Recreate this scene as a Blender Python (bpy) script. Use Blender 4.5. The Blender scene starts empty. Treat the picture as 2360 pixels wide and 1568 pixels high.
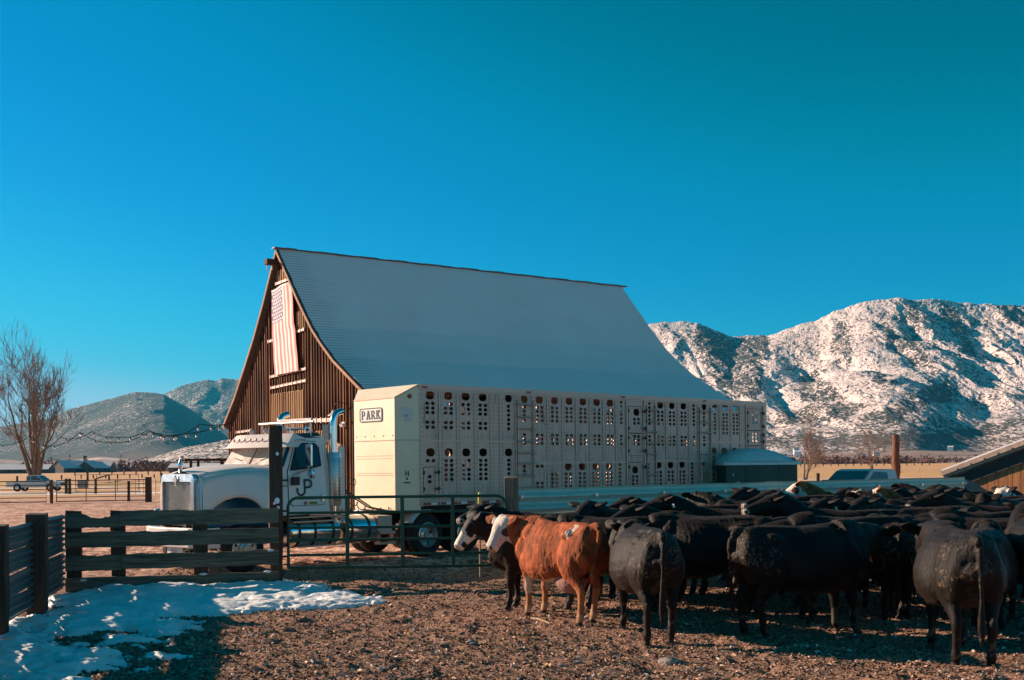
import bpy, bmesh, math, random
import numpy as np
from mathutils import Vector, Matrix, Euler
rnd = random.Random(7); rng = np.random.default_rng(7)
S = bpy.context.scene; COL = S.collection
R = math.radians; PI = math.pi
# ------------------------------------------------------------------ camera
CAMH = 2.17
cd = bpy.data.cameras.new('camera'); cam = bpy.data.objects.new('camera', cd); COL.objects.link(cam)
cd.sensor_width = 36; cd.lens = 1109 / 1024 * 36; cd.shift_y = 125 / 1024; cd.clip_start = .1; cd.clip_end = 60000
cam.matrix_world = Matrix.Translation((0, 0, CAMH)) @ Matrix.Rotation(R(90), 4, 'X') @ Matrix.Rotation(R(-.55), 4, 'Z')
S.camera = cam
# ------------------------------------------------------------------ light
SUN = Vector((-.92, .39, 0)).normalized(); EL = R(21)
W = bpy.data.worlds.new("World"); S.world = W; W.use_nodes = True
wn = W.node_tree; wn.nodes.clear()
o_ = wn.nodes.new('ShaderNodeOutputWorld'); bg = wn.nodes.new('ShaderNodeBackground')
sk = wn.nodes.new('ShaderNodeTexSky'); sk.sky_type = 'NISHITA'; sk.sun_disc = False
sk.sun_elevation = EL; sk.sun_rotation = math.atan2(SUN.x, SUN.y); sk.air_density = 1.0; sk.dust_density = .25; sk.ozone_density = 2.2; sk.altitude = 1400
def _sc(src, k):
    m = wn.nodes.new('ShaderNodeVectorMath'); m.operation = 'MULTIPLY'; m.inputs[1].default_value = k; wn.links.new(src, m.inputs[0]); return m.outputs[0]
cv = wn.nodes.new('ShaderNodeRGBCurve'); mp = cv.mapping      # the photograph's grade: hard teal blue, almost no red
mp.use_clip = False
for ci, pts in ((0, [(0, 0), (.062, .001), (.095, .02), (.138, .075), (.22, .40), (1, .95)]), (1, [(0, 0), (.19, .15), (.27, .255), (.32, .285), (.645, .60), (1, .75)]), (2, [(0, 0), (.28, .25), (.33, .36), (.392, .53), (.66, .88), (1, 1.0)])):
    c_ = mp.curves[ci]; c_.points[0].location = pts[0]; c_.points[1].location = pts[-1]
    for q in pts[1:-1]: c_.points.new(*q)
mp.update()
wn.links.new(_sc(sk.outputs[0], (.036 * .95, .112 * .95, .092 * .95)), cv.inputs['Color'])
wn.links.new(_sc(cv.outputs[0], (5.6, 5.6, 5.6)), bg.inputs[0]); wn.links.new(bg.outputs[0], o_.inputs[0]); bg.inputs[1].default_value = .1
sl = bpy.data.lights.new('sun', 'SUN'); so = bpy.data.objects.new('sun', sl); COL.objects.link(so)
sl.energy = 5.0; sl.angle = R(.5); sl.color = (1, .74, .55)
sd = Vector((SUN.x * math.cos(EL), SUN.y * math.cos(EL), math.sin(EL)))
so.rotation_euler = sd.to_track_quat('Z', 'Y').to_euler()
S.view_settings.view_transform = 'Standard'; S.view_settings.look = 'None'; S.view_settings.exposure = .85; S.view_settings.gamma = 1
S.cycles.max_bounces = 6; S.cycles.diffuse_bounces = 3; S.cycles.glossy_bounces = 3; S.cycles.transmission_bounces = 4; S.cycles.transparent_max_bounces = 8
S.cycles.volume_bounces = 0; S.cycles.use_denoising = True
# ------------------------------------------------------------------ helpers
class MB:
    def __init__(s): s.v = []; s.f = []; s.M = None
    def add(s, vs, fs):
        k = len(s.v); s.v += [tuple(p) for p in vs]; s.f += [tuple(i + k for i in f) for f in fs]; return s
    def box(s, c, d, rot=None):
        hx, hy, hz = d[0] / 2, d[1] / 2, d[2] / 2; P = []
        for x, y, z in ((-1, -1, -1), (1, -1, -1), (1, 1, -1), (-1, 1, -1), (-1, -1, 1), (1, -1, 1), (1, 1, 1), (-1, 1, 1)):
            p = Vector((x * hx, y * hy, z * hz))
            if rot is not None: p = rot @ p
            P.append(p + Vector(c))
        return s.add(P, [(3, 2, 1, 0), (4, 5, 6, 7), (0, 1, 5, 4), (1, 2, 6, 5), (2, 3, 7, 6), (3, 0, 4, 7)])
    def bb(s, x0, x1, y0, y1, z0, z1): return s.box(((x0 + x1) / 2, (y0 + y1) / 2, (z0 + z1) / 2), (abs(x1 - x0), abs(y1 - y0), abs(z1 - z0)))
    def bar(s, p0, p1, w, h, up=(0, 0, 1)):
        p0, p1 = Vector(p0), Vector(p1); t = (p1 - p0).normalized(); a = Vector(up).cross(t)
        if a.length < 1e-3: a = Vector((1, 0, 0)).cross(t)
        a.normalize(); b = t.cross(a); P = []
        for q in (p0, p1):
            for x, y in ((-1, -1), (1, -1), (1, 1), (-1, 1)): P.append(q + a * (x * w / 2) + b * (y * h / 2))
        return s.add(P, [(3, 2, 1, 0), (4, 5, 6, 7), (0, 1, 5, 4), (1, 2, 6, 5), (2, 3, 7, 6), (3, 0, 4, 7)])
    def tube(s, path, r, n=8, caps=True):
        path = [Vector(p) for p in path]; m = len(path)
        rr = r if isinstance(r, (list, tuple)) else [r] * m
        a = None; P = []; F = []
        for i, p in enumerate(path):
            t = (path[min(i + 1, m - 1)] - path[max(i - 1, 0)]).normalized()
            if a is None:
                a = t.cross(Vector((0, 0, 1)))
                if a.length < 1e-3: a = t.cross(Vector((1, 0, 0)))
            a = (a - t * a.dot(t)).normalized(); b = t.cross(a)
            for j in range(n):
                w = 2 * PI * j / n; P.append(p + (a * math.cos(w) + b * math.sin(w)) * rr[i])
        for i in range(m - 1):
            for j in range(n):
                k = (j + 1) % n; F.append((i * n + j, i * n + k, (i + 1) * n + k, (i + 1) * n + j))
        if caps: F.append(tuple(range(n - 1, -1, -1))); F.append(tuple((m - 1) * n + j for j in range(n)))
        return s.add(P, F)
    def cyl(s, p0, p1, r0, r1=None, n=12): return s.tube([p0, p1], [r0, r0 if r1 is None else r1], n)
    def lathe(s, prof, o, ax=(0, 0, 1), n=24, closed=False):
        ax = Vector(ax).normalized(); a = ax.cross(Vector((0, 0, 1)))
        if a.length < 1e-3: a = Vector((1, 0, 0))
        a.normalize(); b = ax.cross(a); o = Vector(o); P = []; F = []
        for r, h in prof:
            for j in range(n):
                w = 2 * PI * j / n; P.append(o + ax * h + (a * math.cos(w) + b * math.sin(w)) * max(r, 1e-4))
        m = len(prof)
        for i in range(m if closed else m - 1):
            i2 = (i + 1) % m
            for j in range(n):
                k = (j + 1) % n; F.append((i * n + j, i * n + k, i2 * n + k, i2 * n + j))
        return s.add(P, F)
    def prism(s, poly, y0, y1, ax='y'):
        """poly in (x,z) extruded along y, or in (y,z) along x, or (x,y) along z"""
        n = len(poly); P = []
        for h in (y0, y1):
            for a, b in poly: P.append((a, h, b) if ax == 'y' else (h, a, b) if ax == 'x' else (a, b, h))
        return s.add(P, [tuple(range(n - 1, -1, -1)), tuple(range(n, 2 * n))] + [(i, (i + 1) % n, n + (i + 1) % n, n + i) for i in range(n)])
    def sphere(s, c, r, n=10, m=7, sc=(1, 1, 1)):
        P = []; F = []
        for i in range(m + 1):
            t = PI * i / m
            for j in range(n):
                w = 2 * PI * j / n; P.append((c[0] + r * sc[0] * math.sin(t) * math.cos(w), c[1] + r * sc[1] * math.sin(t) * math.sin(w), c[2] + r * sc[2] * math.cos(t)))
        for i in range(m):
            for j in range(n): k = (j + 1) % n; F.append((i * n + j, (i + 1) * n + j, (i + 1) * n + k, i * n + k))
        return s.add(P, F)
    def build(s, name, mat, parent=None, smooth=False, bevel=0, auto=True, **kw):
        me = bpy.data.meshes.new(name); me.from_pydata(s.v, [], s.f)
        bm = bmesh.new(); bm.from_mesh(me); bmesh.ops.remove_doubles(bm, verts=bm.verts, dist=1e-5); bmesh.ops.recalc_face_normals(bm, faces=bm.faces); bm.to_mesh(me); bm.free()
        o = bpy.data.objects.new(name, me); COL.objects.link(o)
        if mat: me.materials.append(mat)
        if parent: o.parent = parent
        if smooth:
            me.polygons.foreach_set('use_smooth', [True] * len(me.polygons))
            if auto:
                try: me.set_sharp_from_angle(angle=R(38))
                except Exception: pass
        if bevel:
            b = o.modifiers.new('bevel', 'BEVEL'); b.width = bevel; b.segments = 2; b.limit_method = 'ANGLE'; b.angle_limit = R(35); b.harden_normals = False
        if kw: tag(o, **kw)
        return o
def _split(mb):
    par = list(range(len(mb.v)))
    def f(i):
        while par[i] != i: par[i] = par[par[i]]; i = par[i]
        return i
    for fc in mb.f:
        a = f(fc[0])
        for i in fc[1:]: par[f(i)] = a
    gr = {}
    for fc in mb.f: gr.setdefault(f(fc[0]), []).append(fc)
    out = []
    for fs in gr.values():
        us = sorted({i for fc in fs for i in fc}); mp = {u: k for k, u in enumerate(us)}; q = MB(); q.v = [mb.v[u] for u in us]; q.f = [tuple(mp[i] for i in fc) for fc in fs]; out.append(q)
    return out
def build_each(mb, name, mat, parent=None, **kw):
    return [q.build(name, mat, parent, **kw) for q in _split(mb)]
def tag(o, label=None, cat=None, group=None, kind=None):
    if label: o['label'] = label
    if cat: o['category'] = cat
    if group: o['group'] = group
    if kind: o['kind'] = kind
    return o
def empty(name, loc=(0, 0, 0), rz=0, **kw):
    o = bpy.data.objects.new(name, None); COL.objects.link(o); o.location = loc; o.rotation_euler = (0, 0, rz); o.empty_display_size = .1
    return tag(o, **kw)
def kids(o): return [c for c in bpy.data.objects if c.parent == o]
def copy_tree(o, parent=None):
    c = o.copy(); COL.objects.link(c); c.parent = parent
    for ch in kids(o): copy_tree(ch, c)
    return c
def np_mesh(name, V, F, mat, parent=None, smooth=True, **kw):
    """V (n,3), F (m,4) or (m,3) arrays"""
    me = bpy.data.meshes.new(name); V = np.asarray(V, np.float32); F = np.asarray(F, np.int32); k = F.shape[1]
    me.vertices.add(len(V)); me.vertices.foreach_set('co', V.ravel())
    me.loops.add(F.size); me.loops.foreach_set('vertex_index', F.ravel())
    me.polygons.add(len(F)); me.polygons.foreach_set('loop_start', np.arange(len(F), dtype=np.int32) * k)
    me.polygons.foreach_set('use_smooth', np.full(len(F), smooth)); me.update(calc_edges=True); me.validate()
    o = bpy.data.objects.new(name, me); COL.objects.link(o); me.materials.append(mat)
    if parent: o.parent = parent
    if kw: tag(o, **kw)
    return o
def grid_faces(nx, ny):
    i = np.arange(nx - 1)[None, :] + np.arange(ny - 1)[:, None] * nx
    return np.stack([i, i + 1, i + 1 + nx, i + nx], -1).reshape(-1, 4)
def _h(ix, iy, seed):
    n = (ix * 374761393 + iy * 668265263 + seed * 974634777) & 0xffffffff
    n = ((n ^ (n >> 13)) * 1274126177) & 0xffffffff
    return ((n ^ (n >> 16)) & 0xffff) / 65535.0
def vnoise(x, y, seed=0):
    x = np.asarray(x, float); y = np.asarray(y, float); ix = np.floor(x).astype(np.int64); iy = np.floor(y).astype(np.int64)
    fx = x - ix; fy = y - iy; fx = fx * fx * fx * (fx * (fx * 6 - 15) + 10); fy = fy * fy * fy * (fy * (fy * 6 - 15) + 10)
    a = _h(ix, iy, seed); b = _h(ix + 1, iy, seed); c = _h(ix, iy + 1, seed); d = _h(ix + 1, iy + 1, seed)
    return (a + (b - a) * fx) * (1 - fy) + (c + (d - c) * fx) * fy
def fbm(x, y, o=4, seed=0, g=.5):
    s = 0; a = 1; t = 0
    for i in range(o):
        s = s + a * vnoise(x * 2**i + 13.7 * i, y * 2**i - 7.3 * i, seed + i); t += a; a *= g
    return s / t
def sdir(px, py):   # direction of a sight line, y component 1 (the roll of the camera included)
    r = R(.55); a = (px - 512) / 1109; b = (465 - py) / 1109
    return Vector((a * math.cos(r) + b * math.sin(r), 1, -a * math.sin(r) + b * math.cos(r)))
def at(px, py, Z): d = sdir(px, py); return Vector((d.x * Z, Z, CAMH + d.z * Z))
def gnd(px, py, z=0.): d = sdir(px, py); return Vector((0, 0, CAMH)) + d * ((z - CAMH) / d.z)
K = 1024 / 2360.
# ------------------------------------------------------------------ materials
MATS = {}
class NT:
    def __init__(s, name):
        s.m = bpy.data.materials.new(name); s.m.use_nodes = True; s.t = s.m.node_tree; s.n = s.t.nodes
        s.b = s.n['Principled BSDF']; s.tc = s.n.new('ShaderNodeTexCoord'); s.geo = None
    def L(s, a, b): s.t.links.new(a, b)
    def pos(s):
        if s.geo is None: s.geo = s.n.new('ShaderNodeNewGeometry')
        return s.geo.outputs['Position']
    def map(s, sc=(1, 1, 1), src=None):
        m = s.n.new('ShaderNodeMapping'); m.inputs['Scale'].default_value = sc; s.L(src or s.tc.outputs['Object'], m.inputs[0]); return m.outputs[0]
    def noise(s, sc=5, det=4, rough=.6, vec=None, dist=0.):
        m = s.n.new('ShaderNodeTexNoise'); m.inputs['Scale'].default_value = sc; m.inputs['Detail'].default_value = det; m.inputs['Roughness'].default_value = rough
        m.inputs['Distortion'].default_value = dist
        s.L(vec or s.tc.outputs['Object'], m.inputs['Vector']); return m.outputs['Fac']
    def vor(s, sc=5, vec=None, out='Distance', feat='F1'):
        m = s.n.new('ShaderNodeTexVoronoi'); m.inputs['Scale'].default_value = sc; m.feature = feat; s.L(vec or s.tc.outputs['Object'], m.inputs['Vector']); return m.outputs[out]
    def ramp(s, f, stops, const=False):
        m = s.n.new('ShaderNodeValToRGB'); e = m.color_ramp.elements
        if const: m.color_ramp.interpolation = 'CONSTANT'
        while len(e) < len(stops): e.new(.5)
        for i, (p, c) in enumerate(stops):
            e[i].position = p; c = (c, c, c) if isinstance(c, (int, float)) else c; e[i].color = (*c, 1)
        s.L(f, m.inputs[0]); return m.outputs[0]
    def mix(s, f, a, b, bt='MIX'):
        m = s.n.new('ShaderNodeMix'); m.data_type = 'RGBA'; m.blend_type = bt
        if isinstance(f, (int, float)): m.inputs[0].default_value = f
        else: s.L(f, m.inputs[0])
        for k, c in ((6, a), (7, b)):
            if isinstance(c, tuple): m.inputs[k].default_value = (*c, 1)
            else: s.L(c, m.inputs[k])
        return m.outputs[2]
    def math(s, op, a, b=0., c=0., clamp=False):
        m = s.n.new('ShaderNodeMath'); m.operation = op; m.use_clamp = clamp
        for k, v in enumerate((a, b, c)):
            if isinstance(v, (int, float)): m.inputs[k].default_value = v
            else: s.L(v, m.inputs[k])
        return m.outputs[0]
    def sep(s, v):
        m = s.n.new('ShaderNodeSeparateXYZ'); s.L(v, m.inputs[0]); return m.outputs
    def attr(s, name):
        m = s.n.new('ShaderNodeAttribute'); m.attribute_name = name; return m
    def bump(s, f, st=.3, d=.02, nrm=None):
        m = s.n.new('ShaderNodeBump'); m.inputs['Strength'].default_value = st; m.inputs['Distance'].default_value = d; s.L(f, m.inputs['Height'])
        if nrm: s.L(nrm, m.inputs['Normal'])
        s.L(m.outputs[0], s.b.inputs['Normal']); return m.outputs[0]
    def set(s, col=None, rough=None, metal=None, **kw):
        for k, v in (('Base Color', col), ('Roughness', rough), ('Metallic', metal)) + tuple(kw.items()):
            if v is None: continue
            i = s.b.inputs[k]
            if isinstance(v, tuple) and len(v) == 3: i.default_value = (*v, 1)
            elif isinstance(v, (int, float)): i.default_value = v
            else: s.L(v, i)
        return s.m
def plain(name, col, rough=.5, metal=0, var=.12, sc=6, bump=.0, **kw):
    """painted or plain surface with faint mottling and wear"""
    if name in MATS: return MATS[name]
    t = NT(name); n = t.noise(sc, 5, .65); n2 = t.noise(sc * 7, 3, .6)
    c = t.mix(t.ramp(n, [(.3, 0.), (.7, 1.)]), tuple(x * (1 - var) for x in col), tuple(min(1, x * (1 + var)) for x in col))
    c = t.mix(t.math('MULTIPLY', n2, var), c, tuple(x * .5 for x in col))
    t.set(c, t.math('MULTIPLY_ADD', n, .2, rough - .1), metal, **kw)
    if bump: t.bump(n2, bump, .01)
    MATS[name] = t.m; return t.m
def wood(name, dark, light, sc=1., axis='x', rough=.85, bump=.5, snow=0.):
    if name in MATS: return MATS[name]
    t = NT(name); s = [14 * sc] * 3; s['xyz'.index(axis)] = .9 * sc
    v = t.map(tuple(s)); n = t.noise(2.2, 6, .7, v, .6); big = t.noise(.8 * sc, 3, .6)
    c = t.ramp(n, [(.3, dark), (.62, light)]); c = t.mix(t.math('MULTIPLY', big, .5), c, tuple(x * .45 for x in dark))
    t.set(c, rough); t.bump(n, bump, .012); MATS[name] = t.m; return t.m
# ================================================================== GROUND
def m_ground():
    t = NT('ground'); P = t.pos(); x, y, z = t.sep(P)
    # churned dirt with straw and dry dung chips
    w = t.noise(1.6, 3, .6, P); fine = t.noise(22, 5, .75, P); chips = t.vor(26, t.map((1, 1, 1), P), 'Distance'); chipc = t.vor(26, t.map((1, 1, 1), P), 'Color')
    dirt = t.ramp(fine, [(.32, (.12, .055, .035)), (.5, (.34, .18, .115)), (.68, (.70, .44, .30))])
    ch = t.math('MULTIPLY', t.ramp(chips, [(.1, 1.), (.34, 0.)]), t.ramp(t.sep(chipc)[0], [(.55, 0.), (.62, 1.)]))
    dirt = t.mix(ch, dirt, t.ramp(t.sep(chipc)[1], [(.1, (.5, .3, .18)), (.9, (.8, .62, .48))]))
    dirt = t.mix(t.math('MULTIPLY', t.ramp(w, [(.45, 0.), (.7, 1.)]), .45), dirt, (.05, .032, .022))
    # yard beyond the fence: dry leaves and gravel
    f2 = t.math('MULTIPLY_ADD', t.noise(5, 5, .8, P), .55, t.math('MULTIPLY', t.noise(1.1, 5, .8, t.map((1, .7, 1), P)), .45)); yard = t.ramp(f2, [(.43, (.14, .055, .035)), (.5, (.52, .26, .17)), (.56, (.98, .64, .48))])
    # dry field
    f3 = t.noise(.9, 6, .75, t.map((.35, 1, 1), P)); f4 = t.noise(.02, 4, .6, t.map((.3, 1, 1), P))
    grass = t.ramp(f3, [(.3, (.42, .20, .07)), (.55, (.75, .42, .16)), (.75, (.9, .6, .32))])
    grass = t.mix(t.ramp(f4, [(.42, 0.), (.6, 1.)]), grass, (.62, .33, .2))
    green = t.noise(.06, 3, .5, t.map((.5, 1, 1), P)); grass = t.mix(t.math('MULTIPLY', t.ramp(green, [(.5, 0.), (.62, 1.)]), .35), grass, (.55, .42, .08))
    # old snow left in long strips between the yard and the field
    sn = t.noise(.055, 5, .7, t.map((.25, 1.7, 1), P)); band = t.ramp(t.math('MULTIPLY', y, 1 / 300), [(.2, 0.), (.3, .55), (.42, .5), (.6, .1), (.9, .2)])
    snow = t.math('GREATER_THAN', t.math('MULTIPLY', sn, t.math('ADD', band, .52)), .52)
    far = t.ramp(t.noise(.012, 6, .75, t.map((.2, 1, 1), P)), [(.35, (.17, .10, .085)), (.55, (.34, .22, .18)), (.64, (.62, .52, .5)), (.7, (.8, .75, .74))])
    yy = t.math('MULTIPLY_ADD', t.noise(.05, 3, .5, P), 26, y)
    def step(a, b): 
        m = t.n.new('ShaderNodeMapRange'); m.inputs[1].default_value = a; m.inputs[2].default_value = b; t.L(yy, m.inputs[0]); return m.outputs[0]
    c = t.mix(step(33, 37), dirt, yard); c = t.mix(step(92, 100), c, grass)
    c = t.mix(t.math('MULTIPLY', snow, step(88, 92)), c, (.8, .78, .8)); c = t.mix(step(980, 1250), c, far)
    h = t.math('ADD', t.math('MULTIPLY', fine, 1.), t.math('MULTIPLY', ch, .5))
    t.bump(h, .9, .03); return t.set(c, .95)
M_GROUND = m_ground()
def gh(x, y):
    """height of the trodden corral floor"""
    near = np.clip((42 - y) / 8, 0, 1)
    return near * ((fbm(x * .45, y * .45, 2, 3) - .5) * .10 + (fbm(x * 3.2, y * 3.2, 4, 11, .62) - .5) * .075 - .04 * np.clip((vnoise(x * 4.1, y * 4.1, 91) - .66) * 6, 0, 1)) 
def build_ground():
    xs = [-13.]; 
    while xs[-1] < 15.5: xs.append(xs[-1] + .045)
    a = xs[0]; s = .06
    L = []
    while a > -16000: s *= 1.22; a -= s; L.append(a)
    b = xs[-1]; s = .06; Rr = []
    while b < 16000: s *= 1.22; b += s; Rr.append(b)
    xs = np.array(L[::-1] + xs + Rr)
    ys = [10.2]
    while ys[-1] < 30: ys.append(ys[-1] + .035 * (ys[-1] / 10) ** 1.4)
    s = .2; 
    while ys[-1] < 22000: ys.append(ys[-1] + s); s *= 1.09
    a = 10.2; s = .1; L = []
    while a > -400: s *= 1.3; a -= s; L.append(a)
    ys = np.array(L[::-1] + ys)
    X, Y = np.meshgrid(xs, ys)
    inn = np.clip((X + 14) / 2, 0, 1) * np.clip((17 - X) / 2, 0, 1) * np.clip((Y - 8) / 2, 0, 1)
    Z = gh(X, Y) * inn
    return np_mesh('ground', np.stack([X, Y, Z], -1).reshape(-1, 3), grid_faces(len(xs), len(ys)), M_GROUND, kind='structure')
build_ground()

# ------------------------------------------------------------------ litter: straw, chips, clods, pebbles (nobody could count them)
def scatter(name, n, zmin, zmax, size, cols, mat, flat, seed, label, cube=False, lit=1.0):
    g = np.random.default_rng(seed)
    z = zmin * (zmax / zmin) ** (g.random(n) ** 1.0); px = g.random(n) * 1150 - 60
    x = (px - 512) / 1109 * z; y = z
    keep = ~((x < -7.4 + .0) & (y > 0)); x, y = x[keep], y[keep]; n = len(x)
    s = size[0] * (size[1] / size[0]) ** (g.random(n) ** 2.2)
    h = gh(x, y)
    yaw = g.random(n) * 2 * PI; tilt = (g.random(n) - .5) * (1.6 if not flat else 1.0); roll = (g.random(n) - .5) * 1.5
    if cube: base = np.array([(-1, -.8, -.6), (1, -.7, -.6), (.8, .9, -.6), (-.9, .8, -.6), (-.6, -.5, .5), (.7, -.5, .45), (.5, .6, .6), (-.5, .6, .4)]) * .5
    else: base = np.array([(-1, -.28, 0), (0, -.36, .18), (1, -.22, 0), (1, .22, .04), (0, .34, .2), (-1, .26, -.04)]) * .5
    k = len(base)
    B = np.repeat(base[None], n, 0) + (g.random((n, k, 3)) - .5) * (.32 if cube else .22)
    if not cube: B[:, :, 1] *= (.35 + g.random(n) * 1.6)[:, None]
    B *= s[:, None, None]
    cy, sy = np.cos(tilt), np.sin(tilt); Bx = B[..., 0] * cy[:, None] + B[..., 2] * sy[:, None]; Bz = -B[..., 0] * sy[:, None] + B[..., 2] * cy[:, None]
    cr, sr = np.cos(roll), np.sin(roll); By = B[..., 1] * cr[:, None] - Bz * sr[:, None]; Bz = B[..., 1] * sr[:, None] + Bz * cr[:, None]
    cw, sw = np.cos(yaw), np.sin(yaw); X = Bx * cw[:, None] - By * sw[:, None] + x[:, None]; Y = Bx * sw[:, None] + By * cw[:, None] + y[:, None]
    Zz = Bz + (h + s * (.18 if cube else .22))[:, None]
    V = np.stack([X, Y, Zz], -1).reshape(-1, 3)
    fb = np.array([(0, 1, 5, 4), (1, 2, 6, 5), (2, 3, 7, 6), (3, 0, 4, 7), (4, 5, 6, 7)]) if cube else np.array([(0, 1, 4, 5), (1, 2, 3, 4)])
    F = (np.arange(n) * k)[:, None, None] + fb[None]; o = np_mesh(name, V, F.reshape(-1, 4), mat, smooth=False, kind='stuff', label=label)
    ca = o.data.color_attributes.new('tint', 'FLOAT_COLOR', 'POINT'); ci = g.random(n); c = np.zeros((n, 4)); c[:, 3] = 1
    cols = np.array(cols); idx = np.minimum((ci * len(cols)).astype(int), len(cols) - 1); c[:, :3] = cols[idx] * (.75 + .5 * g.random(n))[:, None]
    ca.data.foreach_set('color', np.repeat(c, k, 0).astype(np.float32).ravel()); return o
t = NT('litter'); a_ = t.attr('tint'); t.set(t.mix(t.math('MULTIPLY', t.noise(60, 3, .6), .5), a_.outputs['Color'], (.05, .03, .02)), .9); M_LIT = t.m
dk = [(.11, .05, .03), (.24, .12, .075), (.36, .2, .13), (.5, .3, .2), (.15, .075, .05)]
lt = [(.85, .52, .33), (.62, .33, .2), (.95, .74, .58), (.4, .2, .13), (.2, .10, .065), (.55, .36, .14), (.8, .5, .34)]
scatter('clods', 38000, 10.3, 24, (.012, .05), dk, M_LIT, False, 21, 'dark clods of churned dirt', cube=True)
scatter('straw_litter', 85000, 10.3, 27, (.016, .065), lt + dk[:3], M_LIT, True, 22, 'straw and dry dung chips over the corral')
scatter('pebbles', 900, 10.3, 22, (.02, .07), [(.55, .47, .42), (.35, .28, .25), (.7, .62, .56)], M_LIT, False, 23, 'pale pebbles in the dirt', cube=True)
def m_rock():
    t = NT('rock'); n = t.noise(9, 5, .7); t.bump(n, .7, .03); return t.set(t.ramp(n, [(.3, (.16, .13, .11)), (.7, (.42, .36, .32))]), .85)
M_ROCK = m_rock()
for i, (px, py, s, lb) in enumerate([(669, 661, .12, 'flat grey stone half sunk in dirt in front of the rearmost black steer'), (578, 663, .05, 'small pale stone in sunlit dirt near the bottom edge'),
        (445, 613, .05, 'brown stone left of the dry stick'), (472, 645, .07, 'angular grey stone below the dry stick'), (561, 666, .045, 'white speckled stone by the bottom edge, beside a smaller one'), (713, 573, .05, 'tiny stone beneath the herd')][:5]):
    b = bmesh.new(); bmesh.ops.create_icosphere(b, subdivisions=3, radius=s)
    for v in b.verts:
        p = np.array(v.co) / s * 1.4 + i * 7; n = float(fbm(p[0] + p[2], p[1] - p[2], 3, 5)); v.co *= .7 + .6 * n; v.co.z *= .5
    me = bpy.data.meshes.new('rock'); b.to_mesh(me); b.free(); o = bpy.data.objects.new('rock', me); COL.objects.link(o); me.materials.append(M_ROCK)
    g = gnd(px, py); o.location = (g.x, g.y, float(gh(g.x, g.y)) + s * .12); o.rotation_euler = (0, 0, i * 1.3)
    tag(o, lb, 'stone')
a, b = gnd(531, 621), gnd(550, 626)
m = MB(); m.tube([a + Vector((0, 0, .04)), a.lerp(b, .4) + Vector((0, .01, .055)), b + Vector((0, 0, .035))], [.012, .014, .01], 7)
m.build('stick', wood('stickwood', (.35, .22, .12), (.6, .45, .3)), smooth=True, label='dry pale stick lying on the sunlit dirt', cat='stick')

# ------------------------------------------------------------------ snow left in the fence's shade
def inpoly(x, y, poly):
    ins = np.zeros(x.shape, bool); dmin = np.full(x.shape, 9.)
    n = len(poly)
    for i in range(n):
        x0, y0 = poly[i]; x1, y1 = poly[(i + 1) % n]
        c = ((y0 > y) != (y1 > y)) & (x < (x1 - x0) * (y - y0) / (y1 - y0 + 1e-12) + x0); ins ^= c
        dx, dy = x1 - x0, y1 - y0; tt = np.clip(((x - x0) * dx + (y - y0) * dy) / (dx * dx + dy * dy + 1e-12), 0, 1)
        dmin = np.minimum(dmin, np.hypot(x - x0 - tt * dx, y - y0 - tt * dy))
    return np.where(ins, dmin, -dmin)
def m_snow():
    t = NT('old_snow'); n = t.noise(7, 5, .7); d = t.noise(38, 4, .7); g = t.noise(1.3, 4, .65)
    c = t.mix(t.ramp(d, [(.62, 0.), (.74, .8)]), (.95, .95, .95), (.22, .16, .12)); c = t.mix(t.ramp(g, [(.5, 0.), (.75, .45)]), c, (.45, .40, .37))
    t.bump(t.math('ADD', n, t.math('MULTIPLY', d, .35)), .5, .03); return t.set(c, .55, **{'Subsurface Weight': .0})
M_SNOW = m_snow()
def snow_patch(polys, x0, x1, y0, y1, st=.03):
    xs = np.arange(x0, x1, st); ys = np.arange(y0, y1, st); X, Y = np.meshgrid(xs, ys)
    m = np.full(X.shape, -9.)
    for p in polys: m = np.maximum(m, inpoly(X, Y, p))
    n = (fbm(X * 1.1, Y * 2.6, 6, 41, .68) - .5)
    h = np.clip(m * .30 + n * .72 + .04, -.3, .35)
    Z = gh(X, Y) + np.where(h > 0, .015 + .07 * (1 - np.exp(-h * 9)) + .05 * fbm(X * 2, Y * 2, 3, 9) * np.clip(h * 4, 0, 1), -.06 + h * .1)
    F = grid_faces(len(xs), len(ys)); ok = (h.ravel()[F] > -.04).any(1); F = F[ok]
    us = np.unique(F); mp = np.zeros(X.size, int); mp[us] = np.arange(len(us))
    V = np.stack([X, Y, Z], -1).reshape(-1, 3)[us]
    return np_mesh('snow', V, mp[F], M_SNOW, kind='structure')
def gp(L): return [tuple(gnd(x * K, y * K))[:2] for x, y in L]
snow_patch([gp([(165, 1372), (270, 1362), (430, 1352), (650, 1338), (690, 1352), (835, 1374), (850, 1386), (700, 1396), (610, 1405), (500, 1414), (430, 1424), (330, 1436), (260, 1452), (150, 1468), (60, 1468), (75, 1440), (120, 1410)]),
            gp([(0, 1462), (150, 1462), (120, 1500), (90, 1530), (60, 1568), (0, 1600), (-90, 1600), (-90, 1500)]), gp([(-60, 1570), (100, 1545), (170, 1548), (215, 1562), (120, 1600), (-60, 1620)]), gp([(230, 1475), (300, 1470), (280, 1482)]),
            gp([(160, 1492), (270, 1480), (230, 1500)]), gp([(230, 1507), (300, 1500), (260, 1516)]), gp([(180, 1530), (290, 1522), (230, 1538)]), gp([(400, 1433), (470, 1426), (420, 1441)]), gp([(330, 1455), (400, 1446), (360, 1462)])],
           -9.5, -2.0, 10.2, 21.2)

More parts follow.
